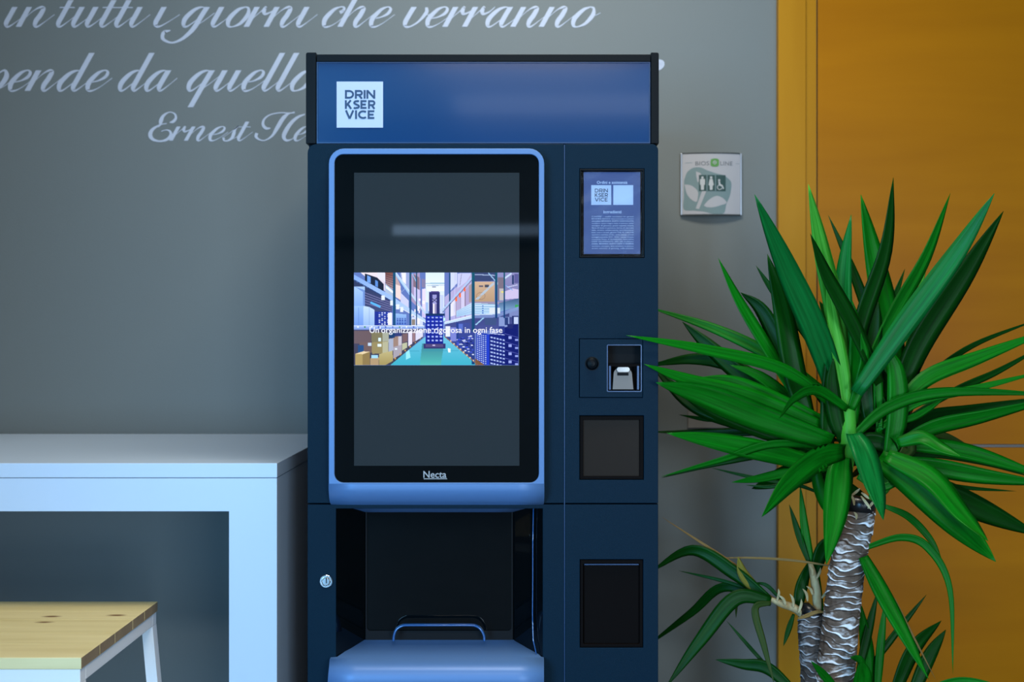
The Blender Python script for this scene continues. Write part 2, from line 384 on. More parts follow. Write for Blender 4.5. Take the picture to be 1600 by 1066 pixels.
# ------------------------------------------------------------------ wall lettering
lt = empty('wall_lettering', (-.9, WALL, 2.0), 'pale blue-white italic script quotation lettered across the upper grey wall behind the vending machine', 'lettering')
WY = WALL - .0002
def word(w, a, b, base, xh):
    bm = bmesh.new(); script(bm, w, a, b, base, xh, WY); return bm_obj('word_lettering', bm, M['letter'], lt)
for w, a, b in (('in', 2, 74), ('tutti', 84, 221), ('i', 234, 266), ('giorni', 280, 482), ('che', 499, 604), ('verranno', 626, 922)): word(w, a, b, 42, 31)
for w, a, b in (('pende', -30, 162), ('da', 181, 263), ('quello', 288, 482)): word(w, a, b, 142, 32)
bm = bmesh.new(); script_px(bm, [[(1028, 94, 4), (1032, 99, 12), (1031, 104, 10), (1026, 110, 3)]], WY); bm_obj('word_lettering', bm, M['letter'], lt)
k = 270 / 1600
def z4(st): return [(220 + x * k, 160 + y * k, w * k) for x, y, w in st]
CAP_E = [[(268, 186, 8), (300, 178, 26), (325, 145, 22), (312, 105, 14), (262, 92, 9), (210, 125, 26), (188, 170, 36), (180, 205, 20), (160, 230, 8)],
    [(240, 196, 8), (180, 208, 10), (112, 250, 28), (88, 300, 38), (112, 342, 28), (175, 360, 16), (240, 345, 24), (278, 305, 28), (270, 268, 18), (235, 256, 8), (190, 268, 6)]]
CAP_H = [[(1075, 285, 26), (1068, 318, 26), (1100, 346, 14), (1150, 352, 10), (1215, 312, 20), (1262, 240, 36), (1310, 160, 38), (1352, 115, 26), (1385, 98, 12)],
    [(1200, 240, 10), (1160, 240, 26), (1132, 205, 26), (1145, 155, 18), (1200, 115, 12), (1290, 97, 10), (1380, 100, 10), (1425, 93, 16)],
    [(1520, 110, 10), (1450, 140, 24), (1385, 200, 34), (1335, 280, 40), (1325, 325, 34), (1350, 352, 22), (1400, 340, 7), (1440, 300, 6)]]
bm = bmesh.new(); script_px(bm, [z4(q) for q in CAP_E], WY); script(bm, 'rnest', 220 + 270 * k, 220 + 980 * k, 160 + 355 * k, 22, WY); bm_obj('word_lettering', bm, M['letter'], lt)
bm = bmesh.new(); script_px(bm, [z4(q) for q in CAP_H], WY); script(bm, 'e', 220 + 1400 * k, 220 + 1520 * k, 160 + 355 * k, 22, WY); bm_obj('word_lettering', bm, M['letter'], lt)

# ------------------------------------------------------------------ vending machine
MY = 2.15
x0, x1 = P(478, 0, MY).x, P(1029, 0, MY).x
vm = empty('vending_machine', ((x0 + x1) / 2, 2.5, 0), 'tall black hot drinks vending machine with blue header and large touch display', 'vending machine')
zt = P(0, 82, MY).z; zb = P(0, 225, MY).z
bm = bmesh.new(); add_box(bm, x0 + .002, x1 - .002, MY + .30, WALL - .03, .05, zt - .002, .004)
for xs in (x0 + .002, x1 - .022):
    add_box(bm, xs, xs + .02, MY + .022, MY + .2998, .05, zt - .15, .001)
add_box(bm, x0 + .0225, x1 - .0225, MY + .022, MY + .2998, .05, .3)
bm_obj('cabinet', bm, M['black'], vm)
for fx in (x0 + .06, x1 - .06):
    for fy in (MY + .08, WALL - .12):
        bm = bmesh.new(); tube(bm, [(fx, fy, 0), (fx, fy, .012), (fx, fy, .0121), (fx, fy, .05)], [.025, .025, .012, .012], 14); bm_obj('foot', bm, M['black2'], vm)
# header
plate('header_frame', [rrect(478, 82, 493.5, 224, MY, rs=(3, 0, 0, 0))], MY, .30, M['black2'], vm, .0006)
plate('header_frame', [rrect(1017.5, 82, 1029.5, 224, MY, rs=(0, 3, 0, 0))], MY, .30, M['black2'], vm, .0006)
plate('header_top_bar', [rrect(494.6, 84.5, 1016.6, 95.5, MY)], MY + .002, .29, M['black2'], vm, .0006)
hp = plate('header_panel', [rrect(495, 97, 1015.5, 222, MY)], MY + .006, .004, M['header'], vm, .0005)
plate('header_trim', [rrect(494.2, 96, 1016.4, 223.6, MY), rrect(496, 97.6, 1014.8, 221.6, MY)], MY + .004, .012, M['edge'], vm)
box('header_box', x0 + .025, x1 - .02, MY + .05, MY + .29, P(0, 221, MY).z, P(0, 98, MY).z, M['black2'], vm)
ls = pbox('logo_square', 526, 598.5, 127.5, 199.5, MY + .0050, MY + .0058, M['logo_white'], hp)
logo('logo_lettering', 539, 586.5, [('DRIN', 154.3, 13.6), ('KSER', 170.2, 13.6), ('VICE', 186, 13.6)], MY + .0050, M['logo_blue'], hp, .225)

# front doors (plates with real openings)
Zf = .06
def pb(z): return 533 + (H - z) / MY * F
upper = plate('upper_door', [rrect(480.5, 225, 881, 786.5, MY, rs=(14, 0, 0, 0))], MY, .02, M['black'], vm, .001)
NI = (525, 848)
lower = plate('lower_door', [rrect(480.5, 788.5, 881, pb(Zf), MY), rrect(NI[0], 795, NI[1], 1030, MY)], MY, .02, M['black'], vm, .001)
LB, CB, SB, RB = (905.5, 263.5, 1007, 403), (905, 529.5, 1004.5, 621.5), (905.5, 649.5, 1006, 750), (906, 874.5, 1005, 1012.5)
up_r = plate('side_door', [rrect(883, 225, 1028.5, 786.5, MY, rs=(0, 10, 0, 0))] + [rrect(*q, MY) for q in (LB, CB, SB)], MY, .02, M['black'], vm, .001)
lo_r = plate('side_door', [rrect(883, 788.5, 1028.5, pb(Zf), MY), rrect(*RB, MY)], MY, .02, M['black'], vm, .001)
pbox('door_gap_trim', 881.3, 882.7, 226, 1240, MY + .001, MY + .02, M['edge'], vm)

# bezel and glass
BY = 2.118
bez = plate('display_bezel', [rrect(513.5, 232, 850.5, 757, BY, rs=(24, 24, 0, 0)), rrect(522.5, 241, 842, 754.5, BY, r=14)], BY, .032, M['silver'], vm, .0012)
gl = plate('display_glass', [rrect(523, 241.5, 841.5, 754, BY, r=13.5)], BY + .003, .028, M['gloss'], vm)
pbox('lcd_panel', 553.3, 811.5, 270, 728, BY + .0020, BY + .0029, M['lcd'], gl)
text_obj('brand_lettering', 'Necta', 661.5, 697.5, 746.6, BY + .0029, M['grey_print'], gl, bold=.012)
pbox('brand_underline', 662, 698.5, 747.8, 749.0, BY + .0026, BY + .0029, M['grey_print'], gl)
# chin under the bezel: a swept profile that tucks back into the cup bay
def sweep(name, rows, m, parent, closeback=None):
    """rows: list of (py, Y, xL, xR) in pixels; strip surface across, plus back wall to plane closeback"""
    V = []; Fc = []
    for py, Y, a, b in rows:
        q0, q1 = P(a, py, Y), P(b, py, Y)
        n = 8
        V += [q0.lerp(q1, k / n) for k in range(n + 1)]
    for i in range(len(rows) - 1):
        for k in range(8):
            a = i * 9 + k; Fc.append((a, a + 1, a + 10, a + 9))
    if closeback is not None:
        base = len(V); nr = len(rows)
        for i in range(nr):
            for kk in (0, 8):
                v = V[i * 9 + kk].copy(); v.y = max(closeback, v.y + .0005); V.append(v)
        for i in range(nr - 1):
            a = i * 9; b = base + i * 2
            Fc.append((a, a + 9, b + 2, b)); Fc.append((a + 8, b + 1, b + 3, a + 17))
    o = mesh_obj(name, V, Fc, m, parent, True)
    return o
sweep('lower_bezel', [(756.6, 2.1182, 513.5, 850.5), (764, 2.1175, 513.5, 850.5), (771, 2.119, 513.8, 850.5), (777, 2.124, 514.2, 850.5), (782, 2.131, 514.8, 850.3),
                      (786, 2.139, 515.8, 850), (788.6, 2.149, 517, 849.8), (789.2, 2.1505, 530, 836), (791, 2.152, 537, 834), (796, 2.20, 556, 817), (800.5, 2.236, 571.5, 801)], M['silver'], vm, 2.17)
# cup bay
NB = 2.238
def quadobj(name, pts, m, parent, th=.002):
    a, b, c, d = pts; n = (b - a).cross(d - a).normalized()
    if n.y < 0: n = -n
    V = [a, b, c, d] + [p + n * th for p in (a, b, c, d)]
    return mesh_obj(name, V, [(0, 1, 2, 3), (7, 6, 5, 4), (0, 4, 5, 1), (1, 5, 6, 2), (2, 6, 7, 3), (3, 7, 4, 0)], m, parent)
zc0, zc1 = P(0, 786, MY).z, P(0, 1034, MY).z
def V3(px, Y, z): return Vector(((px - 800) / F * Y, Y, z))
quadobj('bay_side_wall', [V3(525, MY + .001, zc1), V3(571, NB, zc1), V3(571, NB, zc0), V3(525, MY + .001, zc0)], M['gloss'], vm)
quadobj('bay_side_wall', [V3(848, MY + .001, zc1), V3(801.5, NB, zc1), V3(801.5, NB, zc0), V3(848, MY + .001, zc0)], M['gloss'], vm)
cd = plate('cup_door', [rrect(571, 795, 802, 1006, NB, r=0)], NB, .006, M['gloss'], vm)
plate('cup_door_frame', [rrect(571.5, 796, 801.5, 1004, NB), rrect(574, 797, 799, 985, NB, r=5)], NB - .0035, .0035, M['hole'], cd, .0008)
# bright edge of the clear side guard
pts = [(833.5, 793, 2.170), (832.5, 850, 2.172), (832.5, 900, 2.172), (832, 960, 2.172), (833, 1000, 2.168), (838, 1022, 2.160)]
bm = bmesh.new(); tube(bm, [P(a, b, Y) for a, b, Y in pts], .0012, 6); bm_obj('clear_guard_edge', bm, M['acrylic'], vm, True)
# arched acrylic handle
ar = crom([(615, 1001), (616, 992), (620, 983), (629, 977.5), (640, 976.5), (686, 976.5), (733, 976.5), (744, 978), (751, 983), (756, 992), (757, 1001)], 5)
bm = bmesh.new(); tube(bm, [P(a, b, 2.205) for a, b in ar], .0028, 8, 2.4); bm_obj('cup_door_handle', bm, M['acrylic'], cd, True)
# tray
sweep('cup_tray', [(1000, NB - .003, 567.5, 802.5), (1001.2, NB - .006, 565, 803.5), (1013, 2.195, 547, 824), (1023, 2.160, 532, 842), (1026.5, 2.151, 527, 845.5), (1028, 2.147, 516.5, 849.5), (1031, 2.138, 515, 850), (1037, 2.122, 514.5, 850),
                   (1044, 2.110, 514, 850), (1053, 2.102, 513, 850), (1066, 2.100, 512, 850), (1084, 2.103, 511.6, 850), (1096, 2.118, 512, 850), (1102, 2.149, 513, 850)], M['silver'], vm, 2.15)
# lock
lk = pbox('lock_plate', 0, 1, 0, 1, 9, 9.1, M['chrome'], None); bpy.data.objects.remove(lk)
def disc(name, px, py, rows, m, parent, n=32, Y=MY):
    """rows: (radius_px, depth offset); lathe around Y axis"""
    c = P(px, py, Y); V = []; Fc = []
    for r, d in rows:
        for k in range(n):
            a = 2 * math.pi * k / n; rr = r / F * Y; V.append((c.x + rr * math.cos(a), Y + d, c.z + rr * math.sin(a)))
    for i in range(len(rows) - 1):
        for k in range(n): Fc.append((i * n + k, i * n + (k + 1) % n, (i + 1) * n + (k + 1) % n, (i + 1) * n + k))
    Fc.append(tuple(range((len(rows) - 1) * n, len(rows) * n)))
    return mesh_obj(name, V, Fc, m, parent, False)
lk = disc('lock', 510, 908, [(10.2, 0), (10.2, -.004), (9.4, -.0052), (7.6, -.0052), (7.2, -.0035), (6.9, -.0035), (6.4, -.0065), (5.4, -.0072)], M['chrome'], vm)
pbox('keyhole', 509.2, 510.6, 903.8, 911.8, MY - .0076, MY - .0070, M['hole'], lk)

# recipe/ingredients window
lw = plate('label_window_frame', [rrect(906, 264, 1006.5, 402.5, MY), rrect(908, 266.5, 1004.5, 400.5, MY)], MY - .0005, .016, M['black2'], up_r, .0006)
pbox('label_pocket', 907, 1005.5, 265, 401.5, MY + .0165, MY + .0195, M['matte'], up_r)
sh_ = pbox('label_sheet', 912, 1000.5, 269, 397, MY + .012, MY + .013, M['sheet'], up_r)
SY = MY + .0119
text_obj('label_text', 'Ordini e assistenza', 932.6, 980.4, 287.2, SY, M['txt'], sh_, bold=.02)
pbox('label_square', 923.8, 955, 289.4, 320.3, SY - .0002, SY, M['txt'], sh_)
pbox('label_square', 958.3, 989.4, 289.4, 320.3, SY - .0002, SY, M['txt'], sh_)
logo('logo_lettering', 929.4, 949.8, [('DRIN', 300.8, 5.9), ('KSER', 307.9, 5.9), ('VICE', 315, 5.9)], SY - .00025, M['logo_blue'], sh_, .17)
text_obj('label_text', 'Ingredienti', 943, 971, 333.4, SY, M['txt'], sh_, bold=.02)
lines = ["CAFFE' : caffè tostato in grani", "BEVANDA BIANCA: latte scremato in polvere", "cioccolato BEVANDA GUSTO CIOCCOLATA", "zucchero, cacao magro, latte in polvere, siero",
         "sciroppo di glucosio, grassi vegetali, aroma", "fibre di latte in polvere, farina di carrube",
         "sale, aromi, addensante, emulsionanti", "latte, soia e cereali, glutine THE AL LIMONE", "zucchero, estratto di the, acido citrico, aroma",
         "antiagglomerante E551. E341 - succo limone", "contiene fonte di fenilalanina, aspartame", "CAFFE' DECAFFEINATO: 100% caffè decaffeinato",
         "solubile. BEVANDA GUSTO CAFFE' E GINSENG", "zucchero, sciroppo, latte scremato in polvere", "aromi, estratto di ginseng, caffè solubile"]
bm_t = []
for i, s in enumerate(lines):
    y = 339.4 + i * 3.55
    text_obj('label_text', s, 924.5, 990, y, SY, M['txt'], sh_, bold=.02 if i in (2, 12) else .004, height=2.0)
# clear crinkled sleeve over the label
m = bpy.data.materials.new('clear_plastic_sleeve'); m.use_nodes = True; nt = m.node_tree; nt.nodes.clear()
out = nt.nodes.new('ShaderNodeOutputMaterial'); mx = nt.nodes.new('ShaderNodeMixShader'); tr = nt.nodes.new('ShaderNodeBsdfTransparent'); gs = nt.nodes.new('ShaderNodeBsdfGlossy')
fr = nt.nodes.new('ShaderNodeFresnel'); fr.inputs[0].default_value = 1.6; gs.inputs['Roughness'].default_value = .1
tc = nt.nodes.new('ShaderNodeTexCoord'); nz = nt.nodes.new('ShaderNodeTexNoise'); nz.inputs['Scale'].default_value = 16; nz.inputs['Detail'].default_value = 0; nz.inputs['Distortion'].default_value = .2
bp = nt.nodes.new('ShaderNodeBump'); bp.inputs['Distance'].default_value = .0012; bp.inputs['Strength'].default_value = 1
for a, b in ((tc.outputs['Object'], nz.inputs['Vector']), (nz.outputs['Fac'], bp.inputs['Height']),
             (fr.outputs[0], mx.inputs[0]), (tr.outputs[0], mx.inputs[1]), (gs.outputs[0], mx.inputs[2]), (mx.outputs[0], out.inputs[0])): nt.links.new(a, b)
V = []; Fc = []; nx_, nz_ = 14, 20
for j in range(nz_ + 1):
    for i in range(nx_ + 1):
        u, v = i / nx_, j / nz_; q = P(908.5 + 95.5 * u, 267 + 133 * v, MY + .009)
        q.y += .0012 * math.sin(5 * u + 3 * v) * math.sin(3 * v * 3.1 + u * 2); V.append(q)
for j in range(nz_):
    for i in range(nx_): a = j * (nx_ + 1) + i; Fc.append((a, a + 1, a + nx_ + 2, a + nx_ + 1))
mesh_obj('plastic_sleeve', V, Fc, m, up_r, True)

# coin module
CS = (949, 539.5, 1001.5, 611.5)
cm = plate('coin_module', [rrect(905.8, 530.2, 1003.8, 620.8, MY), rrect(*CS, MY, r=1)], MY - .0012, .012, M['black'], up_r, .0006)
plate('coin_slot_rim', [rrect(948, 538.6, 1002.5, 612.5, MY, r=2), rrect(949.6, 540, 1001, 611, MY, r=1)], MY - .002, .003, M['edge'] , cm)
pbox('coin_recess', 947, 1004, 536, 614, MY + .034, MY + .037, M['hole'], cm)
disc('return_button', 925, 568.3, [(11, 0), (11, -.0025), (10, -.0025), (9.2, -.004), (8.6, -.008), (7, -.0105), (4, -.012), (1, -.0125)], M['black2'], cm)['label'] = 'round domed black return button'
# shelf and steel flap
box('coin_ledge', P(950, 0, MY).x, P(1000.5, 0, MY).x, MY + .006, MY + .034, P(0, 573, MY).z, P(0, 569, MY).z, M['matte'], cm)
fl = [(957.5, 609), (990.5, 609)] ; arc_ = [(973.5 + 14 * math.cos(R(a)), 583 - 9 * math.sin(R(a))) for a in range(0, 181, 20)]
loop = [(957.5, 609), (990.5, 609), (988, 583)] + arc_[1:-1] + [(959.3, 583)]
plate('coin_flap', [[(P(a, b, MY).x, P(a, b, MY).z) for a, b in loop]], MY + .006, .003, M['steel'], cm, .0005)
plate('flap_latch', [rrect(963.5, 573.5, 984.5, 582, MY, r=4)], MY + .001, .006, M['chrome'], cm, .0008)
pbox('flap_opening', 964.5, 982, 582.5, 587, MY + .0050, MY + .0062, M['hole'], cm)
for a in (951.5, 995.5):
    pbox('flap_guide', a, a + 3, 572, 609, MY + .004, MY + .012, M['edge'], cm)

# reader window
sw = plate('reader_surround', [rrect(906.3, 650.3, 1005.3, 749.3, MY), rrect(911.5, 656.5, 999.5, 744.5, MY)], MY + .001, .012, M['matte'], up_r, .0008)
pbox('reader_window', 911, 1000, 656, 745, MY + .006, MY + .012, M['square'], up_r)
# coin return cup
plate('return_surround', [rrect(906.8, 875.3, 1004.3, 1011.8, MY), rrect(911.5, 881, 999.5, 1007, MY, r=2)], MY + .001, .014, M['matte'], lo_r, .0008)
pbox('return_flap', 912.5, 998.5, 883, 1006, MY + .008, MY + .012, M['matte'], lo_r)
pbox('return_flap_lip', 913, 998, 881.3, 883.2, MY + .005, MY + .012, M['edge'], lo_r)

# ------------------------------------------------------------------ picture on the display (numpy raster on a vertex grid)
GW, GH = 430, 242
X0, X1, Y0, Y1 = 72., 1492., 88., 888.       # drawing space
gx, gy = np.meshgrid(np.linspace(X0, X1, GW), np.linspace(Y0, Y1, GH))
img = np.zeros((GH, GW, 3))
def poly(pts, c, c2=None):
    pts = np.array(pts, float); inside = np.zeros(gx.shape, bool)
    a0, a1 = pts[:, 0].min(), pts[:, 0].max(); b0, b1 = pts[:, 1].min(), pts[:, 1].max()
    i0 = max(int((a0 - X0) / (X1 - X0) * (GW - 1)) - 1, 0); i1 = min(int((a1 - X0) / (X1 - X0) * (GW - 1)) + 2, GW)
    j0 = max(int((b0 - Y0) / (Y1 - Y0) * (GH - 1)) - 1, 0); j1 = min(int((b1 - Y0) / (Y1 - Y0) * (GH - 1)) + 2, GH)
    if i1 <= i0 or j1 <= j0: return
    sx, sy = gx[j0:j1, i0:i1], gy[j0:j1, i0:i1]; ins = np.zeros(sx.shape, bool); n = len(pts)
    for k in range(n):
        x1_, y1_ = pts[k]; x2_, y2_ = pts[(k + 1) % n]
        if y1_ == y2_: continue
        cnd = ((y1_ > sy) != (y2_ > sy)) & (sx < (x2_ - x1_) * (sy - y1_) / (y2_ - y1_) + x1_); ins ^= cnd
    col = np.array(c, float)
    if c2 is None: img[j0:j1, i0:i1][ins] = col
    else:
        t = np.clip((sy - b0) / max(b1 - b0, 1), 0, 1)[..., None]; img[j0:j1, i0:i1][ins] = (col * (1 - t) + np.array(c2, float) * t)[ins]
def line(a, b, w, c):
    (ax, ay), (bx, by) = a, b; l = math.hypot(bx - ax, by - ay) or 1; nx, ny = -(by - ay) / l * w / 2, (bx - ax) / l * w / 2
    poly([(ax + nx, ay + ny), (bx + nx, by + ny), (bx - nx, by - ny), (ax - nx, ay - ny)], c)
def rc(x0, y0, x1, y1, c, c2=None): poly([(x0, y0), (x1, y0), (x1, y1), (x0, y1)], c, c2)
rg = random.Random(5)
VP = (765, 545)
rc(X0 - 5, Y0 - 5, X1 + 5, Y1 + 5, (120, 150, 215))
rc(560, 80, 960, 420, (200, 225, 245), (225, 235, 255))
for _ in range(24):
    x = rg.uniform(640, 900); rc(x, rg.uniform(90, 350), x + rg.uniform(10, 50), rg.uniform(350, 520), rg.choice([(190, 205, 250), (225, 232, 255), (160, 190, 235), (210, 225, 240)]))
poly([(680, 90), (900, 90), (860, 250), (700, 250)], (215, 235, 240), (235, 240, 255))
line((690, 182), (900, 180), 8, (140, 185, 215)); line((700, 200), (880, 198), 4, (120, 160, 200)); line((745, 212), (780, 212), 8, (60, 80, 120))
# floor
poly([(380, 888), (670, 630), (850, 630), (1145, 888)], (110, 190, 225), (60, 175, 200))
poly([(660, 700), (850, 700), (820, 888), (640, 888)], (60, 130, 150), (80, 185, 180))
line((500, 765), (1010, 760), 3, (40, 140, 170))
poly([(520, 760), (545, 740), (560, 820), (520, 840)], (150, 230, 255)); poly([(880, 740), (905, 745), (905, 778), (885, 778)], (235, 255, 255))
# ---- left side rack
poly([(72, 88), (690, 88), (690, 640), (380, 888), (72, 888)], (95, 120, 190))
poly([(72, 150), (400, 330), (400, 545), (72, 545)], (45, 55, 95), (70, 80, 130))
for k in range(5): line((160, 260 + k * 22), (400, 350 + k * 18), 7, (110, 110, 160))
line((215, 345), (300, 385), 18, (90, 180, 250))
# upper goods on left
poly([(130, 88), (340, 88), (345, 250), (250, 200)], (235, 225, 235), (200, 195, 225))
poly([(165, 95), (270, 130), (330, 190), (330, 260), (165, 165)], (25, 35, 60))
poly([(185, 110), (215, 125), (215, 180), (185, 170)], (110, 160, 240)); poly([(255, 150), (280, 165), (280, 215), (255, 205)], (90, 140, 220))
poly([(275, 88), (340, 88), (342, 170), (278, 130)], (225, 225, 245))
poly([(340, 88), (410, 88), (415, 240), (345, 190)], (120, 75, 70), (170, 150, 165))
for k in range(6): line((342, 100 + k * 18), (412, 118 + k * 20), 4, (60, 45, 70))
poly([(345, 185), (420, 250), (425, 310), (340, 265)], (170, 190, 220)); poly([(350, 200), (410, 250), (410, 270), (350, 225)], (235, 245, 255))
poly([(430, 100), (470, 190), (470, 330), (430, 290)], (190, 165, 170)); poly([(432, 190), (475, 205), (478, 325), (432, 300)], (235, 215, 215))
poly([(475, 260), (545, 330), (545, 430), (475, 370)], (200, 205, 240)); poly([(470, 90), (550, 90), (552, 260), (480, 170)], (150, 165, 215))
poly([(480, 90), (520, 90), (520, 190), (490, 160)], (235, 235, 255)); poly([(560, 100), (640, 90), (650, 420), (565, 330)], (165, 150, 190))
poly([(580, 100), (635, 130), (635, 260), (585, 210)], (130, 110, 130)); poly([(590, 210), (640, 240), (640, 370), (590, 320)], (200, 195, 240))
poly([(655, 140), (690, 150), (690, 220), (655, 215)], (130, 125, 165)); poly([(660, 230), (690, 225), (690, 480), (660, 470)], (225, 215, 250))
for _ in range(26):
    x = rg.uniform(560, 670); y = rg.uniform(300, 600); rc(x, y, x + rg.uniform(8, 24), y + rg.uniform(12, 40), rg.choice([(235, 235, 255), (150, 130, 190), (110, 130, 200), (200, 190, 235), (245, 240, 250)]))
# middle shelf goods
rc(74, 210, 165, 380, (165, 200, 250), (130, 170, 240)); poly([(80, 210), (165, 240), (165, 380), (150, 380), (150, 255)], (110, 145, 215))
rc(74, 375, 155, 545, (150, 190, 250), (110, 150, 230)); poly([(155, 375), (205, 385), (250, 410), (248, 545), (152, 545)], (195, 220, 250), (150, 185, 235))
line((205, 390), (205, 540), 3, (120, 150, 210)); line((112, 390), (112, 540), 3, (90, 130, 200))
rc(248, 425, 400, 540, (30, 50, 150))
for a in range(5):
    for b in range(7): rc(285 + a * 24, 432 + b * 16, 298 + a * 24, 441 + b * 16, (200, 215, 255) if (a + b) % 3 else (70, 90, 200))
rc(365, 435, 400, 540, (235, 235, 255)); poly([(430, 440), (525, 450), (525, 540), (430, 540)], (150, 190, 240), (100, 140, 220))
for b in range(4):
    for a in range(4): rc(440 + a * 22, 480 + b * 15, 454 + a * 22, 488 + b * 15, (25, 45, 150))
rc(560, 470, 665, 545, (205, 215, 250)); rc(570, 490, 600, 540, (140, 130, 120)); rc(610, 485, 640, 530, (240, 235, 245))
# beams left
poly([(72, 105), (400, 290), (690, 495), (690, 520), (395, 335), (72, 155)], (130, 170, 240), (190, 215, 250))
line((72, 150), (395, 332), 7, (40, 70, 130)); line((395, 345), (690, 520), 6, (230, 240, 255))
for a, b in ((310, 285), (385, 330), (435, 362), (470, 385)): rc(a, b, a + 28, b + 42, (225, 235, 250))
poly([(420, 88), (440, 88), (690, 430), (690, 455)], (190, 215, 250))
line((425, 95), (560, 290), 9, (160, 200, 245)); line((575, 95), (610, 170), 7, (140, 190, 240)); line((480, 260), (540, 200), 4, (170, 200, 240))
for x, w in ((420, 22), (558, 16), (610, 10)): rc(x - w / 2, 88, x + w / 2, 640 if x < 500 else 560, (20, 80, 115), (25, 75, 130))
poly([(72, 545), (680, 548), (680, 570), (72, 582)], (175, 200, 245), (110, 140, 215)); line((72, 546), (680, 548), 5, (225, 235, 255))
for k in range(9): rc(100 + k * 60, 552, 112 + k * 60, 566, rg.choice([(60, 140, 90), (230, 240, 255), (70, 90, 190)]))
# below left: cartons
poly([(72, 582), (670, 572), (670, 640), (380, 888), (72, 888)], (70, 68, 100), (60, 60, 80))
rc(74, 590, 220, 700, (105, 88, 95)); rc(120, 690, 225, 780, (110, 90, 90)); rc(192, 695, 222, 722, (190, 215, 245)); rc(108, 715, 155, 780, (35, 75, 130))
poly([(220, 600), (370, 605), (370, 690), (225, 695)], (125, 120, 90)); poly([(320, 605), (372, 606), (372, 690), (320, 690)], (165, 170, 155)); rc(282, 650, 306, 682, (215, 240, 255))
poly([(225, 690), (368, 680), (368, 780), (228, 790)], (150, 138, 95)); poly([(318, 688), (368, 682), (368, 775), (318, 785)], (180, 180, 150)); rc(275, 705, 308, 728, (225, 245, 255))
poly([(82, 790), (150, 768), (210, 770), (208, 888), (85, 888)], (170, 150, 95)); poly([(82, 790), (150, 768), (210, 770), (150, 792)], (230, 210, 170)); poly([(148, 792), (210, 772), (208, 888), (146, 888)], (140, 120, 75))
poly([(212, 830), (250, 805), (288, 820), (285, 888), (212, 888)], (175, 150, 115)); rc(222, 800, 280, 828, (160, 215, 245))
poly([(290, 790), (405, 760), (408, 850), (340, 888), (290, 888)], (190, 180, 130), (160, 145, 90)); poly([(372, 660), (410, 655), (410, 760), (372, 770)], (165, 175, 200))
poly([(412, 645), (485, 630), (485, 710), (412, 730)], (155, 130, 120)); poly([(455, 640), (485, 632), (485, 710), (455, 720)], (195, 190, 205)); poly([(412, 730), (485, 710), (485, 790), (412, 830)], (165, 160, 175)); rc(425, 740, 445, 755, (225, 240, 255))
poly([(490, 620), (535, 612), (535, 680), (490, 695)], (120, 95, 100)); poly([(488, 700), (530, 690), (530, 735), (488, 760)], (185, 190, 160))
poly([(540, 600), (575, 595), (575, 700), (540, 725)], (225, 220, 245)); poly([(578, 600), (600, 595), (600, 680), (578, 690)], (150, 120, 130)); poly([(602, 590), (665, 580), (665, 640), (602, 680)], (215, 215, 245))
for k in range(12): a = k / 12; rc(400 + 260 * a, 838 - 200 * a, 412 + 260 * a, 852 - 205 * a, (190, 150, 90)) if k % 2 else None
line((380, 888), (668, 645), 5, (60, 60, 60)); rc(375, 600, 425, 650, (25, 60, 110)); rc(425, 600, 480, 636, (50, 60, 120))
# ---- right rack
poly([(850, 88), (1492, 88), (1492, 888), (1145, 888), (850, 640)], (100, 120, 190))
poly([(855, 300), (1100, 88), (1100, 460), (860, 520)], (185, 175, 215), (170, 170, 225))
for a, b, c in ((900, 948, (225, 225, 250)), (950, 988, (175, 165, 205)), (992, 1028, (205, 200, 235)), (1030, 1085, (170, 160, 205))):
    poly([(a, 400 - (a - 850) * .9), (b, 400 - (b - 850) * .9), (b, 480 - (b - 850) * .25), (a, 480 - (a - 850) * .2)], c)
    line((a, 400 - (a - 850) * .9), (a, 480), 4, (115, 90, 110))
for a, b in ((1025, 230), (985, 285), (952, 318)): rc(a - 9, b - 22, a + 9, b + 18, (255, 110, 60))
poly([(900, 88), (960, 88), (960, 180), (890, 260)], (205, 215, 250)); poly([(965, 95), (1085, 92), (1040, 170), (965, 225)], (195, 200, 240)); line((1000, 95), (985, 200), 4, (120, 110, 150))
line((945, 90), (935, 500), 5, (190, 190, 240)); rc(890, 90, 906, 520, (25, 75, 125))
poly([(1110, 88), (1290, 88), (1290, 160), (1110, 165)], (55, 70, 115)); line((1110, 105), (1290, 112), 7, (160, 180, 220)); line((1230, 90), (1290, 160), 9, (150, 190, 230))
rc(1112, 165, 1285, 340, (205, 175, 150), (180, 150, 120)); poly([(1065, 200), (1112, 165), (1112, 340), (1065, 345)], (165, 145, 150)); rc(1150, 198, 1185, 214, (90, 90, 110)); rc(1200, 192, 1235, 215, (70, 75, 95))
for r_ in range(14): a = R(r_ * 26); line((1165 + 38 * math.cos(a), 290 + 30 * math.sin(a)), (1165 + 38 * math.cos(a + .5), 290 + 30 * math.sin(a + .5)), 4, (145, 120, 110))
poly([(955, 420), (1095, 345), (1310, 345), (1300, 450), (1095, 445), (955, 470)], (205, 225, 250), (160, 200, 235))
for k in range(4): line((1115, 362 + k * 20), (1300, 362 + k * 20), 4, (120, 170, 205)); line((960, 425 + k * 12), (1090, 362 + k * 20), 3, (130, 165, 215))
for k in range(4): rc(1175, 372 + k * 20, 1190, 380 + k * 20, (40, 90, 190))
rc(1300, 90, 1492, 330, (140, 140, 190), (120, 120, 175)); line((1300, 190), (1430, 95), 14, (195, 215, 245)); rc(1310, 130, 1370, 330, (120, 110, 130)); rc(1325, 225, 1375, 330, (185, 180, 185)); rc(1340, 250, 1360, 262, (225, 215, 120))
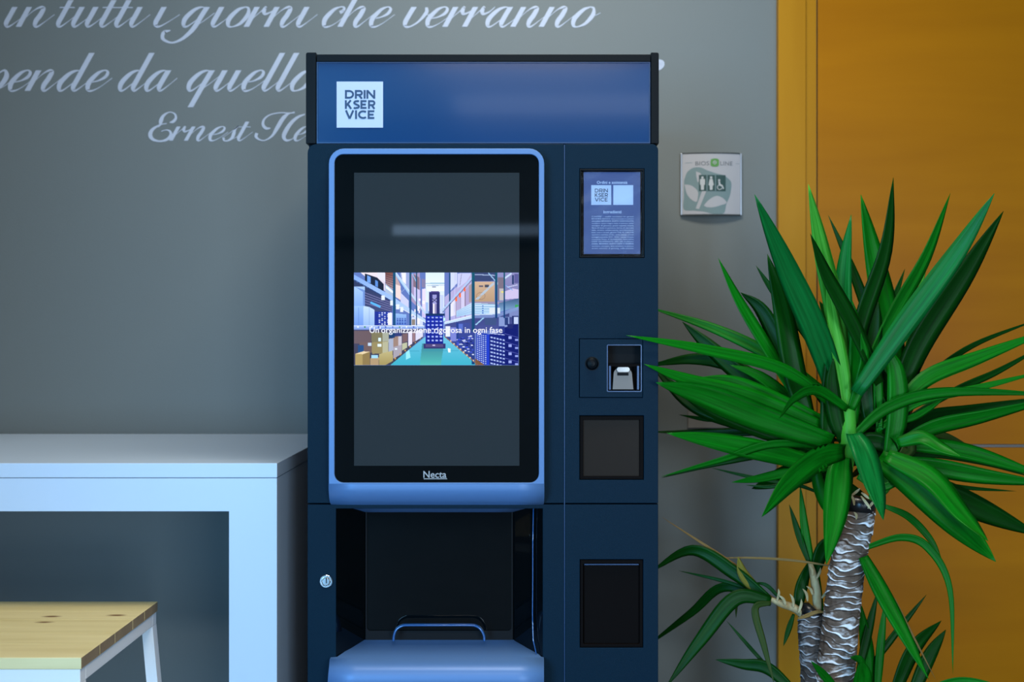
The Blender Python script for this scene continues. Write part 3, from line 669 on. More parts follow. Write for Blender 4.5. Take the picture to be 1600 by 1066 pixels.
poly([(1375, 250), (1440, 225), (1492, 235), (1492, 310), (1375, 320)], (200, 190, 230)); line((1380, 200), (1440, 240), 6, (130, 170, 230)); line((1390, 215), (1480, 195), 5, (210, 220, 250)); rc(1435, 110, 1450, 190, (40, 60, 110)); rc(1455, 100, 1490, 180, (90, 90, 150))
poly([(1110, 340), (1300, 340), (1492, 320), (1492, 345), (1310, 362), (1110, 350)], (150, 140, 170))
poly([(1320, 350), (1492, 310), (1492, 380), (1320, 430)], (60, 90, 130), (130, 170, 210))
for k in range(3): line((1120 + k * 10, 320), (1280, 168 + k * 9), 4, (170, 205, 235))
# right mid: dark interior & things
poly([(860, 520), (1110, 460), (1310, 450), (1492, 400), (1492, 560), (1110, 600), (855, 590)], (55, 65, 120), (70, 80, 150))
rc(1320, 470, 1410, 560, (130, 150, 205)); rc(1370, 475, 1400, 540, (40, 60, 120)); rc(1410, 400, 1492, 470, (120, 135, 190)); rc(1435, 460, 1490, 560, (35, 50, 110)); rc(1450, 472, 1488, 530, (190, 205, 250)); rc(1462, 365, 1490, 400, (60, 160, 90))
line((1120, 540), (1205, 465), 10, (150, 200, 235)); rc(1200, 480, 1300, 540, (60, 80, 130)); rc(950, 520, 1070, 620, (60, 75, 150)); rc(970, 530, 1010, 640, (85, 110, 200))
poly([(850, 515), (1110, 450), (1110, 478), (850, 535)], (190, 215, 250)); poly([(1110, 450), (1310, 445), (1492, 380), (1492, 408), (1310, 475), (1110, 482)], (130, 155, 205), (110, 130, 190))
line((852, 516), (1110, 452), 5, (235, 240, 255)); line((1110, 452), (1310, 446), 5, (220, 235, 250)); rc(1240, 392, 1330, 440, (215, 225, 235))
line((830, 420), (1100, 120), 12, (170, 200, 240)); line((835, 432), (1100, 140), 5, (60, 80, 130))
for a, b in ((1100, 24), (1298, 22), (1368, 14)): rc(a - b / 2, 88, a + b / 2, 480 if a > 1200 else 880, (20, 85, 110), (15, 60, 120))
# pallets of blue boxes, lower right
poly([(850, 590), (1110, 600), (1110, 850), (850, 640)], (55, 70, 150), (40, 60, 130))
for _ in range(70):
    x = rg.uniform(955, 1095); t = (x - 955) / 140; y = rg.uniform(655 - 30 * t, 720 + 90 * t); rc(x, y, x + 18, y + 9, rg.choice([(30, 45, 160), (20, 30, 110), (210, 220, 250), (60, 80, 200)]))
rc(905, 560, 955, 680, (120, 130, 210)); rc(862, 550, 900, 640, (225, 230, 250)); rc(955, 520, 975, 660, (35, 60, 140))
poly([(1125, 600), (1230, 620), (1230, 888), (1160, 888), (1125, 830)], (35, 60, 175))
for r_ in range(15):
    for c_ in range(5): x = 1133 + c_ * 17; y = 615 + r_ * 17 + c_ * 4; rc(x, y, x + 10, y + 7, (190, 210, 255))
rc(1215, 620, 1240, 888, (30, 60, 200))
poly([(1240, 620), (1375, 600), (1492, 570), (1492, 888), (1240, 888)], (15, 30, 125), (20, 35, 120))
for r_ in range(9):
    for c_ in range(5): x = 1250 + c_ * 26; y = 640 + r_ * 32 + c_ * 6; poly([(x, y), (x + 17, y + 3), (x + 17, y + 15), (x, y + 12)], (170, 190, 245))
line((1240, 612), (1372, 626), 5, (190, 205, 250))
poly([(1372, 560), (1492, 530), (1492, 888), (1372, 888)], (12, 25, 110))
for y in range(600, 880, 70): line((1372, y + 15), (1492, y + 50), 3, (90, 100, 190)); rc(1405, y + 38, 1432, y + 60, (150, 165, 235)); rc(1462, y + 60, 1488, y + 76, (140, 155, 230))
rc(1320, 550, 1372, 600, (40, 55, 135)); rc(1395, 530, 1440, 570, (30, 40, 110)); poly([(1115, 826), (1200, 888), (1115, 888)], (120, 85, 60)); line((855, 640), (1145, 888), 8, (130, 95, 75))
for k in range(8): rc(900 + k * 28, 672 + k * 24, 912 + k * 28, 686 + k * 24, (215, 190, 160))
# ---- forklift & load
rc(720, 255, 812, 450, (45, 45, 110), (40, 45, 110)); rc(735, 248, 805, 262, (70, 60, 130)); rc(748, 280, 786, 360, (150, 150, 210)); line((745, 310), (790, 345), 6, (35, 35, 80)); line((790, 305), (745, 345), 6, (35, 35, 80)); rc(752, 355, 768, 445, (235, 230, 255)); rc(775, 355, 782, 445, (190, 180, 230))
rc(690, 440, 855, 462, (20, 50, 100)); rc(690, 460, 842, 700, (25, 45, 175), (20, 35, 150)); rc(840, 478, 858, 505, (190, 240, 250))
for r_ in range(7):
    for c_ in range(4): rc(705 + c_ * 36, 470 + r_ * 33, 724 + c_ * 36, 481 + r_ * 33, (170, 190, 250))
    line((690, 490 + r_ * 33), (842, 490 + r_ * 33), 2, (10, 20, 90))
rc(672, 700, 862, 745, (50, 50, 110)); rc(690, 706, 840, 730, (85, 75, 125)); rc(750, 712, 772, 722, (200, 190, 230))
img = np.clip(img, 0, 255) / 255.0
lin = np.where(img <= .04045, img / 12.92, ((img + .055) / 1.055) ** 2.4)
ya = BY + .0014
q0 = P(553.0, 426.0, ya); q1 = P(810.5, 571.0, ya); off = origin(gl)
ux = np.linspace(q0.x, q1.x, GW); uz = np.linspace(q0.z, q1.z, GH); UX, UZ = np.meshgrid(ux, uz)
co = np.stack([UX, np.full_like(UX, ya), UZ], -1).reshape(-1, 3) - np.array(off)
idx = np.arange(GW * GH).reshape(GH, GW)
fc = np.stack([idx[:-1, :-1], idx[1:, :-1], idx[1:, 1:], idx[:-1, 1:]], -1).reshape(-1, 4)
me = bpy.data.meshes.new('display_picture'); me.vertices.add(GW * GH); me.vertices.foreach_set('co', co.ravel())
me.loops.add(fc.size); me.loops.foreach_set('vertex_index', fc.ravel()); me.polygons.add(len(fc)); me.polygons.foreach_set('loop_start', np.arange(0, fc.size, 4))
me.update(calc_edges=True)
ca = me.color_attributes.new('pic', 'FLOAT_COLOR', 'POINT')
ca.data.foreach_set('color', np.concatenate([lin.reshape(-1, 3), np.ones((GW * GH, 1))], 1).ravel())
m = mat('display_picture_light', (0, 0, 0), .1, spec=.5, estr=1.15, emit=(1, 1, 1)); nt = m.node_tree
at_ = nt.nodes.new('ShaderNodeAttribute'); at_.attribute_name = 'pic'; nt.links.new(at_.outputs['Color'], nt.nodes['Principled BSDF'].inputs['Emission Color'])
me.materials.append(m)
pic = bpy.data.objects.new('display_picture', me); C.objects.link(pic); pic.parent = gl
mw = mat('caption_light', (0, 0, 0), .3, emit=(.93, .93, 1.0), estr=1.0)
text_obj('caption', "Un'organizzazione rigorosa in ogni fase", 577.5, 785, 520.2, ya - .0001, mw, gl, bold=.008)

# ------------------------------------------------------------------ high table
TY = 2.2
tx1 = P(433, 0, TY).x; ztt = P(0, 724, TY).z; zt2 = P(0, 747.3, TY).z; zt3 = P(0, 799.5, TY).z; xl = P(357.5, 0, TY).x
tL = -1.757
tb = empty('high_table', ((tx1 + tL) / 2, 2.5, 0), 'white laminate high table with thick slab legs, between the grey wall and the vending machine', 'table')
box('tabletop', tL, tx1, TY, WALL - .004, zt2 + .0008, ztt, M['white'], tb, .0012)
ux = [(tL, 0), (tL, zt2 - .0002), (tx1 - .0005, zt2 - .0002), (tx1 - .0005, 0), (xl, 0), (xl, zt3), (tL + .1, zt3), (tL + .1, 0)]
plate('slab_frame', [ux], TY + .0005, WALL - .006 - TY, M['white'], tb, .001)

# ------------------------------------------------------------------ wooden-topped high bench
SZ = .82; SF = 1.872; SBK = 2.277; sx1 = -.7615; sx0 = -1.52
bn = empty('bench', ((sx0 + sx1) / 2, (SF + SBK) / 2, 0), 'bench with knotty pine top and white metal frame, before the white high table', 'bench')
ws = [.085, .075, .095, .068, .0815]; y = SF; TH = .0205
for w in ws:
    o = box('plank', sx0, sx1, y + .0002, y + w - .0002, SZ - TH, SZ, M['pine'], bn, .0006, 1)
    o.data.materials.append(M['pine_end'])
    for p in o.data.polygons:
        if abs(p.normal.x) > .9: p.material_index = 1
    y += w
tt = .0255; zr = SZ - TH - .0006
bm = bmesh.new()
def bar4(bm, a0, a1, zt_, zb_, dx_, y0, y1):
    """leg: rectangle a0..a1 in x at top, shifted dx at bottom"""
    vs = [bm.verts.new(v) for v in [(a0, y0, zt_), (a1, y0, zt_), (a1, y1, zt_), (a0, y1, zt_), (a0 + dx_, y0, zb_), (a1 + dx_, y0, zb_), (a1 + dx_, y1, zb_), (a0 + dx_, y1, zb_)]]
    for f in [(0, 1, 2, 3), (7, 6, 5, 4), (0, 4, 5, 1), (1, 5, 6, 2), (2, 6, 7, 3), (3, 7, 4, 0)]: bm.faces.new([vs[i] for i in f])
for (ya_, yb_) in ((SF + .001, SF + tt), (SBK - tt - .002, SBK - .003)):
    bm = bmesh.new(); add_box(bm, sx0 + .002, sx1 - .002, ya_, yb_, zr - tt, zr, .0012); bm_obj('rail', bm, M['white_metal'], bn)
for (xa, xb) in ((sx0 + .002, sx0 + tt), (sx1 - tt, sx1 - .002)):
    bm = bmesh.new(); add_box(bm, xa, xb, SF + tt + .0003, SBK - tt - .0023, zr - tt, zr, .0012); bm_obj('rail', bm, M['white_metal'], bn)
for (a0, a1, d) in ((sx0 + .002, sx0 + tt, -.07), (sx1 - tt, sx1 - .002, .07)):
    for (ya_, yb_) in ((SF + .001, SF + tt), (SBK - tt - .002, SBK - .003)):
        bm = bmesh.new(); bar4(bm, a0, a1, zr - tt - .0002, 0, d, ya_, yb_); bm_obj('leg', bm, M['white_metal'], bn)
    bm = bmesh.new(); add_box(bm, *( (a0 + d * .92 , a1 + d * .92)), SF + tt + .0003, SBK - tt - .0023, .03, .03 + tt, .001); bm_obj('stretcher', bm, M['white_metal'], bn)

# ------------------------------------------------------------------ restroom sign (bowed aluminium holder)
a = P(1062.5, 337, WALL); b = P(1158, 240.5, WALL)
sg = empty('restroom_sign', ((a.x + b.x) / 2, WALL, a.z), 'square bowed sign with aluminium edges, leaf print and restroom pictograms, on the grey wall', 'sign')
cx = (a.x + b.x) / 2; hw = (b.x - a.x) / 2
def bow(x): return WALL - .006 - .012 * (1 - ((x - cx) / hw) ** 2)
def bowed(name, xa, xb, za, zb_, m, parent, lift=0.0, th=.0008, n=16):
    V = []; Fc = []
    for k in range(n + 1):
        x = xa + (xb - xa) * k / n; yv = bow(x) - lift
        V += [(x, yv, za), (x, yv, zb_), (x, yv + th, za), (x, yv + th, zb_)]
    for k in range(n):
        p = 4 * k; q = p + 4
        Fc += [(p, q, q + 1, p + 1), (p + 2, p + 3, q + 3, q + 2), (p, p + 2, q + 2, q), (p + 1, q + 1, q + 3, p + 3)]
    Fc += [(0, 1, 3, 2), (4 * n, 4 * n + 2, 4 * n + 3, 4 * n + 1)]
    return mesh_obj(name, V, Fc, m, parent)
bowed('sign_face', a.x + .004, b.x - .004, a.z + .002, b.z - .002, M['sign_face'], sg)
for xa, xb in ((a.x, a.x + .0045), (b.x - .0045, b.x)): box('side_rail', xa, xb, WALL - .0105, WALL - .0002, a.z, b.z, M['frame_sil'], sg, .001)
for za, zb_ in ((a.z - .001, a.z + .0022), (b.z - .0022, b.z + .001)):
    V = []; n = 16
    for k in range(n + 1):
        x = a.x + .001 + (2 * hw - .002) * k / n; V += [(x, bow(x) - .001, za), (x, bow(x) - .001, zb_), (x, WALL - .0002, za), (x, WALL - .0002, zb_)]
    Fc = []
    for k in range(n):
        p = 4 * k; q = p + 4; Fc += [(p, q, q + 1, p + 1), (p + 2, p + 3, q + 3, q + 2), (p, p + 2, q + 2, q), (p + 1, q + 1, q + 3, p + 3)]
    Fc += [(0, 1, 3, 2), (4 * n, 4 * n + 2, 4 * n + 3, 4 * n + 1)]
    mesh_obj('end_cap', V, Fc, M['sign_dark'], sg)
# flat print, drawn in the sign's own 1066-unit square (120 px)
def S(x, y): q = P(1050 + x * 120 / 1066, 230 + y * 120 / 1066, WALL); return q.x, q.z
def spoly(name, loops, m, lift):
    """2-D print bent over the bowed face"""
    cu = bpy.data.curves.new('t', 'CURVE'); cu.dimensions = '2D'; cu.fill_mode = 'BOTH'
    for lp in loops:
        s = cu.splines.new('POLY'); s.points.add(len(lp) - 1); s.use_cyclic_u = True
        for p, (x, y) in zip(s.points, lp): X_, Z_ = S(x, y); p.co = (X_, Z_, 0, 1)
    o = bpy.data.objects.new('tmp', cu); me = bpy.data.meshes.new_from_object(o); bpy.data.objects.remove(o); bpy.data.curves.remove(cu)
    bm = bmesh.new(); bm.from_mesh(me); bpy.data.meshes.remove(me)
    # subdivide long edges so that the print follows the bow
    for _ in range(3):
        es = [e for e in bm.edges if abs(e.verts[0].co.x - e.verts[1].co.x) > .012]
        if es: bmesh.ops.subdivide_edges(bm, edges=es, cuts=1); bmesh.ops.triangulate(bm, faces=bm.faces)
    for v in bm.verts: x, z, _ = v.co; v.co = (x, bow(x) - .0002 - lift, z)
    bmesh.ops.recalc_face_normals(bm, faces=bm.faces)
    o = bm_obj(name, bm, m, sg); return o
def sm(pts, n=6): return [tuple(q) for q in crom(list(pts) + [pts[0]], n)][:-1]
L1 = .0002
spoly('leaf_print', [sm([(160, 470), (200, 360), (280, 300), (380, 295), (470, 335), (600, 380), (700, 405), (790, 470), (812, 540), (790, 680), (740, 800), (700, 930), (560, 938), (420, 905), (300, 890), (158, 870), (157, 700), (157, 560)])], M['sg_pale'], L1)
spoly('leaf_print', [sm([(165, 525), (260, 545), (340, 620), (345, 700), (325, 768), (250, 730), (195, 650)])], M['sign_face'], L1 * 2)
spoly('leaf_print', [sm([(425, 820), (500, 740), (600, 690), (690, 720), (740, 785), (650, 820), (560, 845), (470, 845)])], M['sign_face'], L1 * 2)
spoly('leaf_print', [sm([(320, 350), (390, 390), (350, 500), (325, 420)])], M['sign_face'], L1 * 2)
spoly('leaf_print', [[(315, 862), (400, 625), (460, 620), (360, 870)]], M['sign_face'], L1 * 2)
spoly('pictogram_panel', [[(358, 400), (728, 402), (728, 624), (358, 624)]], M['sg_deep'], L1 * 3)
spoly('panel_divider', [[(462, 402), (474, 402), (474, 622), (462, 622)]], M['sg_pale'], L1 * 4)
spoly('panel_divider', [[(580, 402), (592, 402), (592, 622), (580, 622)]], M['sg_pale'], L1 * 4)
def cl(x, y, r): return [(x + r * math.cos(k * math.pi / 8), y + r * math.sin(k * math.pi / 8)) for k in range(16)]
for X_ in (406, 525):
    spoly('pictogram', [cl(X_, 436, 17)], M['sg_white'], L1 * 4)
spoly('pictogram', [[(372, 462), (384, 454), (428, 454), (441, 462), (440, 535), (428, 538), (425, 606), (387, 606), (384, 538), (373, 535)]], M['sg_white'], L1 * 4)
spoly('pictogram', [[(506, 456), (544, 456), (562, 540), (546, 548), (543, 606), (508, 606), (505, 548), (488, 540)]], M['sg_white'], L1 * 4)
spoly('pictogram', [cl(637, 474, 15)], M['sg_white'], L1 * 4)
spoly('pictogram', [[(625, 492), (648, 492), (655, 525), (684, 540), (706, 588), (692, 596), (670, 556), (632, 545)]], M['sg_white'], L1 * 4)
spoly('pictogram', [[(645 + 38 * math.cos(R(t)), 570 - 36 * math.sin(R(t))) for t in range(120, 350, 15)] + [(645 + 28 * math.cos(R(t)), 570 - 27 * math.sin(R(t))) for t in range(345, 110, -15)]], M['sg_white'], L1 * 4)
spoly('emblem', [sm([(522, 185), (575, 172), (628, 185), (634, 230), (626, 275), (575, 287), (524, 275), (517, 230)])], M['sg_green'], L1 * 2)
spoly('emblem', [cl(575, 228, 26), cl(575, 228, 18)], M['sign_face'], L1 * 3)
spoly('emblem', [cl(575, 228, 9)], M['sign_face'], L1 * 3)
spoly('rule_line', [[(175, 226), (268, 226), (268, 231), (175, 231)]], M['sg_pale'], L1 * 2)
spoly('rule_line', [[(875, 236), (925, 236), (925, 241), (875, 241)]], M['sg_pale'], L1 * 2)
# serif name lettering
def strk(name, strokes, w):
    loops = []
    for st in strokes:
        for (ax, ay), (bx, by) in zip(st, st[1:]):
            l = math.hypot(bx - ax, by - ay) or 1; nx, ny = -(by - ay) / l * w / 2, (bx - ax) / l * w / 2
            spoly(name, [[(ax + nx, ay + ny), (bx + nx, by + ny), (bx - nx, by - ny), (ax - nx, ay - ny)]], M['sg_grey'], L1 * 2)
tx = []
def bfont(name, s, xa, xb, ybase, cap):
    cu = bpy.data.curves.new('t', 'FONT'); cu.body = s; cu.resolution_u = 3
    o = bpy.data.objects.new('tmp', cu); C.objects.link(o); bpy.context.view_layer.update()
    me = bpy.data.meshes.new_from_object(o.evaluated_get(bpy.context.evaluated_depsgraph_get())); bpy.data.objects.remove(o); bpy.data.curves.remove(cu)
    bm = bmesh.new(); bm.from_mesh(me); bpy.data.meshes.remove(me)
    xs = [v.co.x for v in bm.verts]; u0, u1 = min(xs), max(xs)
    for v in bm.verts:
        X_, Z_ = S(xa + (v.co.x - u0) / (u1 - u0) * (xb - xa), ybase - v.co.y / .73 * cap); v.co = (X_, bow(X_) - .0006, Z_)
    return bm_obj(name, bm, M['sg_grey'], sg)
bfont('name_lettering', 'BIOS', 312, 498, 266, 58)
bfont('name_lettering', 'LINE', 652, 826, 266, 58)

# wall cover plate, half hidden by the yucca
a = P(1074, 669, WALL); b = P(1147, 640, WALL)
cp = box('cover_plate', a.x, b.x, WALL - .008, WALL - .0002, a.z, b.z, M['socket'], None, .002)
tag(cp, 'small grey rectangular cover plate low on the grey wall, half hidden by yucca leaves', 'cover plate')

# ------------------------------------------------------------------ yucca
PY = 2.25
yc = empty('potted_yucca', (.70, PY, 0), 'potted yucca with ringed trunks and sword leaves, right of the vending machine', 'plant')
def bark_mat(name, c1, c2, c3):
    m = mat(name, c1, .75); nt = m.node_tree; b_ = nt.nodes['Principled BSDF']
    at_ = nt.nodes.new('ShaderNodeAttribute'); at_.attribute_name = 'hgt'
    tc = nt.nodes.new('ShaderNodeTexCoord'); n1 = nt.nodes.new('ShaderNodeTexNoise'); n1.inputs['Scale'].default_value = 70; n1.inputs['Detail'].default_value = 5
    mp = nt.nodes.new('ShaderNodeMapping'); mp.inputs['Scale'].default_value = (1, 1, 2.4)
    ad = nt.nodes.new('ShaderNodeMath'); ad.operation = 'MULTIPLY_ADD'; ad.inputs[1].default_value = .62; 
    r = nt.nodes.new('ShaderNodeValToRGB'); e = r.color_ramp.elements
    e[0].position = .34; e[0].color = (*c1, 1); e[1].position = 1.0; e[1].color = (*c3, 1); k_ = e.new(.70); k_.color = (*c2, 1)
    nt.links.new(tc.outputs['Object'], mp.inputs[0]); nt.links.new(mp.outputs[0], n1.inputs['Vector'])
    nt.links.new(n1.outputs['Fac'], ad.inputs[0]); 
    ml = nt.nodes.new('ShaderNodeMath'); ml.operation = 'MULTIPLY'; ml.inputs[1].default_value = .80
    nt.links.new(at_.outputs['Fac'], ml.inputs[0]); nt.links.new(ml.outputs[0], ad.inputs[2])
    nt.links.new(ad.outputs[0], r.inputs[0]); nt.links.new(r.outputs[0], b_.inputs['Base Color'])
    bp_ = nt.nodes.new('ShaderNodeBump'); bp_.inputs['Strength'].default_value = .5; bp_.inputs['Distance'].default_value = .003
    nt.links.new(n1.outputs['Fac'], bp_.inputs['Height']); nt.links.new(bp_.outputs[0], b_.inputs['Normal'])
    return m
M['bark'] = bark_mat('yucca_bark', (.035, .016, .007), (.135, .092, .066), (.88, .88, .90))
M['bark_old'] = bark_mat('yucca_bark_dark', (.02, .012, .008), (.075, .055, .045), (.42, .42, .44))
M['tar'] = mat('black_sealing_wax', (.008, .008, .009), .3)
M['cream'] = mat('dry_sheath', (.50, .42, .20), .7); noise_col(M['cream'], (.30, .19, .07), (.58, .52, .30), 60, (1, 1, .3))
M['soil'] = mat('potting_soil', (.03, .02, .014), .95, bump=(80, 1, 5))
M['pot'] = mat('grey_planter', (.16, .16, .16), .5)

def trunk(name, path, m, seed, nring=26):
    """path: (px,py,Y,diam_px) top to bottom; ridged by overlapping leaf-scar rings"""
    rg = random.Random(seed); pts = crom(path, 110); na = 90; V = []; hg = []; acc = 0; prev = None
    P3 = [P(a, b, Y) for a, b, Y, d in pts]; R3 = [d / 2 / F * Y for a, b, Y, d in pts]
    ph = [rg.uniform(0, 6.28) for _ in range(400)]; am = [rg.uniform(.7, 1.3) for _ in range(400)]
    for i, c in enumerate(P3):
        if prev is not None: acc += (c - prev).length
        prev = c
        for k in range(na):
            th = 2 * math.pi * k / na
            # wavy ring coordinate: pitch ~ 11 mm with tilted, meandering rings
            s = acc / .0145 + .42 * math.sin(th + acc * 31 + seed) + .30 * math.sin(2 * th - acc * 53 + seed) + .16 * math.sin(5 * th + acc * 120) + .025 * math.sin(11 * th - acc * 300)
            fr_ = s - math.floor(s); j = int(math.floor(s)) % 400
            w_ = am[j] * (.75 + .45 * math.sin(2 * th + ph[j]))
            e_ = fr_ if fr_ < .9 else (1 - fr_) * 9
            r = R3[i] * (1 - .02 + .048 * e_ * w_ + .010 * math.sin(13 * th + ph[j]) + .008 * math.sin(23 * th + 3 * ph[j]))
            V.append((c.x + r * math.cos(th), c.y + r * math.sin(th), c.z))
            band = max(0, 1 - abs(fr_ - .80) / .15) * max(0, min(1.3, w_ * 1.1 + .25 * math.sin(9 * th + ph[j]))); crack = max(0, 1 - abs(fr_ - .97) / .07) + max(0, 1 - fr_ / .06)
            hg.append(max(0, min(1, .42 + .14 * math.sin(ph[j] + 2 * th) + .60 * band - .5 * crack)))
    n = len(P3); Fc = [(i * na + k, i * na + (k + 1) % na, (i + 1) * na + (k + 1) % na, (i + 1) * na + k) for i in range(n - 1) for k in range(na)]
    Fc.append(tuple(range(na))); Fc.append(tuple(range((n - 1) * na, n * na)))
    o = mesh_obj(name, V, Fc, m, yc, True); at_ = o.data.attributes.new('hgt', 'FLOAT', 'POINT'); at_.data.foreach_set('value', hg)
    return o
# pot stands on the floor under the trunks
trunk('trunk', [(1343, 797, PY, 48), (1336, 830, PY, 52), (1325, 880, PY, 54), (1316, 950, PY, 55), (1307, 1040, PY, 58), (1303, 1120, PY, 60), (1304, 1300, PY, 66)], M['bark'], 3)
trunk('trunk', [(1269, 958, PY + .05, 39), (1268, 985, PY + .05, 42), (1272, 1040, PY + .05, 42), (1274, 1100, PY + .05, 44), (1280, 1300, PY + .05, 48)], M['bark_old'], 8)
bm = bmesh.new(); tube(bm, [P(1343, 798, PY), P(1344, 785, PY), P(1345, 779, PY), P(1345.5, 777, PY)], [.033, .0325, .030, .022], 24); bm_obj('cut_cap', bm, M['tar'], yc, True)
bm = bmesh.new(); tube(bm, [P(1269, 962, PY + .05), P(1269, 954, PY + .05), P(1270, 950, PY + .05), P(1271, 949, PY + .05)], [.027, .0265, .024, .015], 24); bm_obj('cut_cap', bm, M['tar'], yc, True)
# pot
cxp = .71; V = []; prof = [(.17, .0), (.185, .01), (.205, .30), (.215, .40), (.215, .43), (.198, .43), (.196, .40), (.19, .33)]; n = 48
for r_, z_ in prof:
    for k in range(n): V.append((cxp + r_ * math.cos(2 * math.pi * k / n), PY + .02 + r_ * math.sin(2 * math.pi * k / n), z_))
Fc = [(i * n + k, i * n + (k + 1) % n, (i + 1) * n + (k + 1) % n, (i + 1) * n + k) for i in range(len(prof) - 1) for k in range(n)] + [tuple(range(n))]
mesh_obj('planter', V, Fc, M['pot'], yc, True)
bm = bmesh.new(); bmesh.ops.create_cone(bm, cap_ends=True, segments=40, radius1=.188, radius2=.188, depth=.02, matrix=Matrix.Translation((cxp, PY + .02, .36))); bm_obj('soil', bm, M['soil'], yc)

def leaf_mat(name, c1, c2, rough=.42, trans=.25):
    m = bpy.data.materials.new(name); m.use_nodes = True; nt = m.node_tree; b_ = nt.nodes['Principled BSDF']; out = nt.nodes['Material Output']
    uv = nt.nodes.new('ShaderNodeAttribute'); uv.attribute_name = 'lf'
    mp = nt.nodes.new('ShaderNodeMapping'); mp.inputs['Scale'].default_value = (9, 1.3, 1)
    nz = nt.nodes.new('ShaderNodeTexNoise'); nz.inputs['Scale'].default_value = 1.0; nz.inputs['Detail'].default_value = 4
    oi = nt.nodes.new('ShaderNodeObjectInfo'); av = nt.nodes.new('ShaderNodeVectorMath'); av.operation = 'ADD'
    sc_ = nt.nodes.new('ShaderNodeVectorMath'); sc_.operation = 'SCALE'; sc_.inputs[3].default_value = 40
    cm_ = nt.nodes.new('ShaderNodeCombineXYZ')
    nt.links.new(oi.outputs['Random'], cm_.inputs[0]); nt.links.new(cm_.outputs[0], sc_.inputs[0]); nt.links.new(uv.outputs['Vector'], mp.inputs[0]); nt.links.new(mp.outputs[0], av.inputs[0]); nt.links.new(sc_.outputs[0], av.inputs[1])
    nt.links.new(av.outputs[0], nz.inputs['Vector'])
    r = nt.nodes.new('ShaderNodeValToRGB'); r.color_ramp.elements[0].position = .3; r.color_ramp.elements[1].position = .72
    r.color_ramp.elements[0].color = (*c1, 1); r.color_ramp.elements[1].color = (*c2, 1)
    nt.links.new(nz.outputs['Fac'], r.inputs[0]); nt.links.new(r.outputs[0], b_.inputs['Base Color'])
    b_.inputs['Roughness'].default_value = rough; b_.inputs['Specular IOR Level'].default_value = .16
    bp_ = nt.nodes.new('ShaderNodeBump'); bp_.inputs['Strength'].default_value = .3; bp_.inputs['Distance'].default_value = .001
    nt.links.new(nz.outputs['Fac'], bp_.inputs['Height']); nt.links.new(bp_.outputs[0], b_.inputs['Normal'])
    tl = nt.nodes.new('ShaderNodeBsdfTranslucent'); mx = nt.nodes.new('ShaderNodeMixShader'); mx.inputs[0].default_value = trans
    nt.links.new(r.outputs[0], tl.inputs['Color']); nt.links.new(b_.outputs[0], mx.inputs[1]); nt.links.new(tl.outputs[0], mx.inputs[2]); nt.links.new(mx.outputs[0], out.inputs[0])
    return m
LM = {'t': leaf_mat('leaf_sky_sheen_green', (.001, .10, .014), (.005, .22, .038), .36), 'g': leaf_mat('leaf_green', (.0008, .105, .002), (.003, .23, .008)),  # 't' leaves carry the sky's bluish reflection in their base colour
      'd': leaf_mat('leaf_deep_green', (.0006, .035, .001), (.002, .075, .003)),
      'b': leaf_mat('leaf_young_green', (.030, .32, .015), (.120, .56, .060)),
      'y': leaf_mat('leaf_yellowing', (.14, .15, .01), (.28, .22, .04), .6),
      'o': leaf_mat('leaf_dried', (.22, .12, .03), (.36, .24, .09), .7),
      'k': leaf_mat('leaf_olive', (.012, .055, .006), (.06, .085, .015), .5)}
rl = random.Random(11)
def leaf(p3, width, kind='g', roll=None, tip=.0, base=.45, mx=.42, name='leaf', fold=.22):
    """p3: 3-D control points from base to tip; width in metres"""
    n = 9 if len(p3) < 4 else 7
    c = [Vector(q) for q in crom([tuple(q) for q in p3], n)]; N = len(c)
    if roll is None: roll = rl.uniform(-40, 40)
    V = []; uv = []; Fc = []
    for i, p in enumerate(c):
        t = i / (N - 1); a = c[max(i - 1, 0)]; b = c[min(i + 1, N - 1)]; tg = (b - a).normalized()
        nrm = Vector((0, -1, 0)); nrm = (nrm - tg * nrm.dot(tg))
        nrm = nrm.normalized() if nrm.length > .15 else Vector((0, -.3, 1)).normalized()
        ang = R(roll * (.6 + .6 * t)); nrm = Matrix.Rotation(ang, 3, tg) @ nrm
        s = tg.cross(nrm).normalized()
        if t < mx: w = base + (1 - base) * math.sin(t / mx * math.pi / 2)
        else: w = tip + (1 - tip) * (math.cos((t - mx) / (1 - mx) * math.pi / 2) ** .85 if t < 1 else 0)
        w = max(w, .015) * width / max(math.cos(R(roll)), .45) / 2
        for u in (-1, -.5, 0, .5, 1):
            V.append(p + s * u * w - nrm * fold * w * (1 - u * u)); uv.append(((u + 1) / 2, t * 2, 0))
        for u in (.5, 0, -.5):
            V.append(p + s * u * w - nrm * (fold * w * (1 - u * u) + .0007 * (1 - .8 * t))); uv.append(((u + 1) / 2, t * 2, 0))
    for i in range(N - 1):
        for k in range(8): Fc.append((i * 8 + k, i * 8 + (k + 1) % 8, (i + 1) * 8 + (k + 1) % 8, (i + 1) * 8 + k))
    Fc.append(tuple(range(8))); Fc.append(tuple(range((N - 1) * 8, N * 8)))
    o = mesh_obj(name, V, Fc, LM[kind], yc, True)
    at_ = o.data.attributes.new('lf', 'FLOAT_VECTOR', 'POINT'); at_.data.foreach_set('vector', [x for q in uv for x in q])
    return o
def L(pts, Ya, Yb, w, kind='g', roll=None, **kw):
    n = len(pts); p3 = [P(x, y, Ya + (Yb - Ya) * (i / (n - 1)) ** 1.15) for i, (x, y) in enumerate(pts)]
    return leaf(p3, w / F * (Ya + Yb) / 2, kind, roll, **kw)
Y = PY
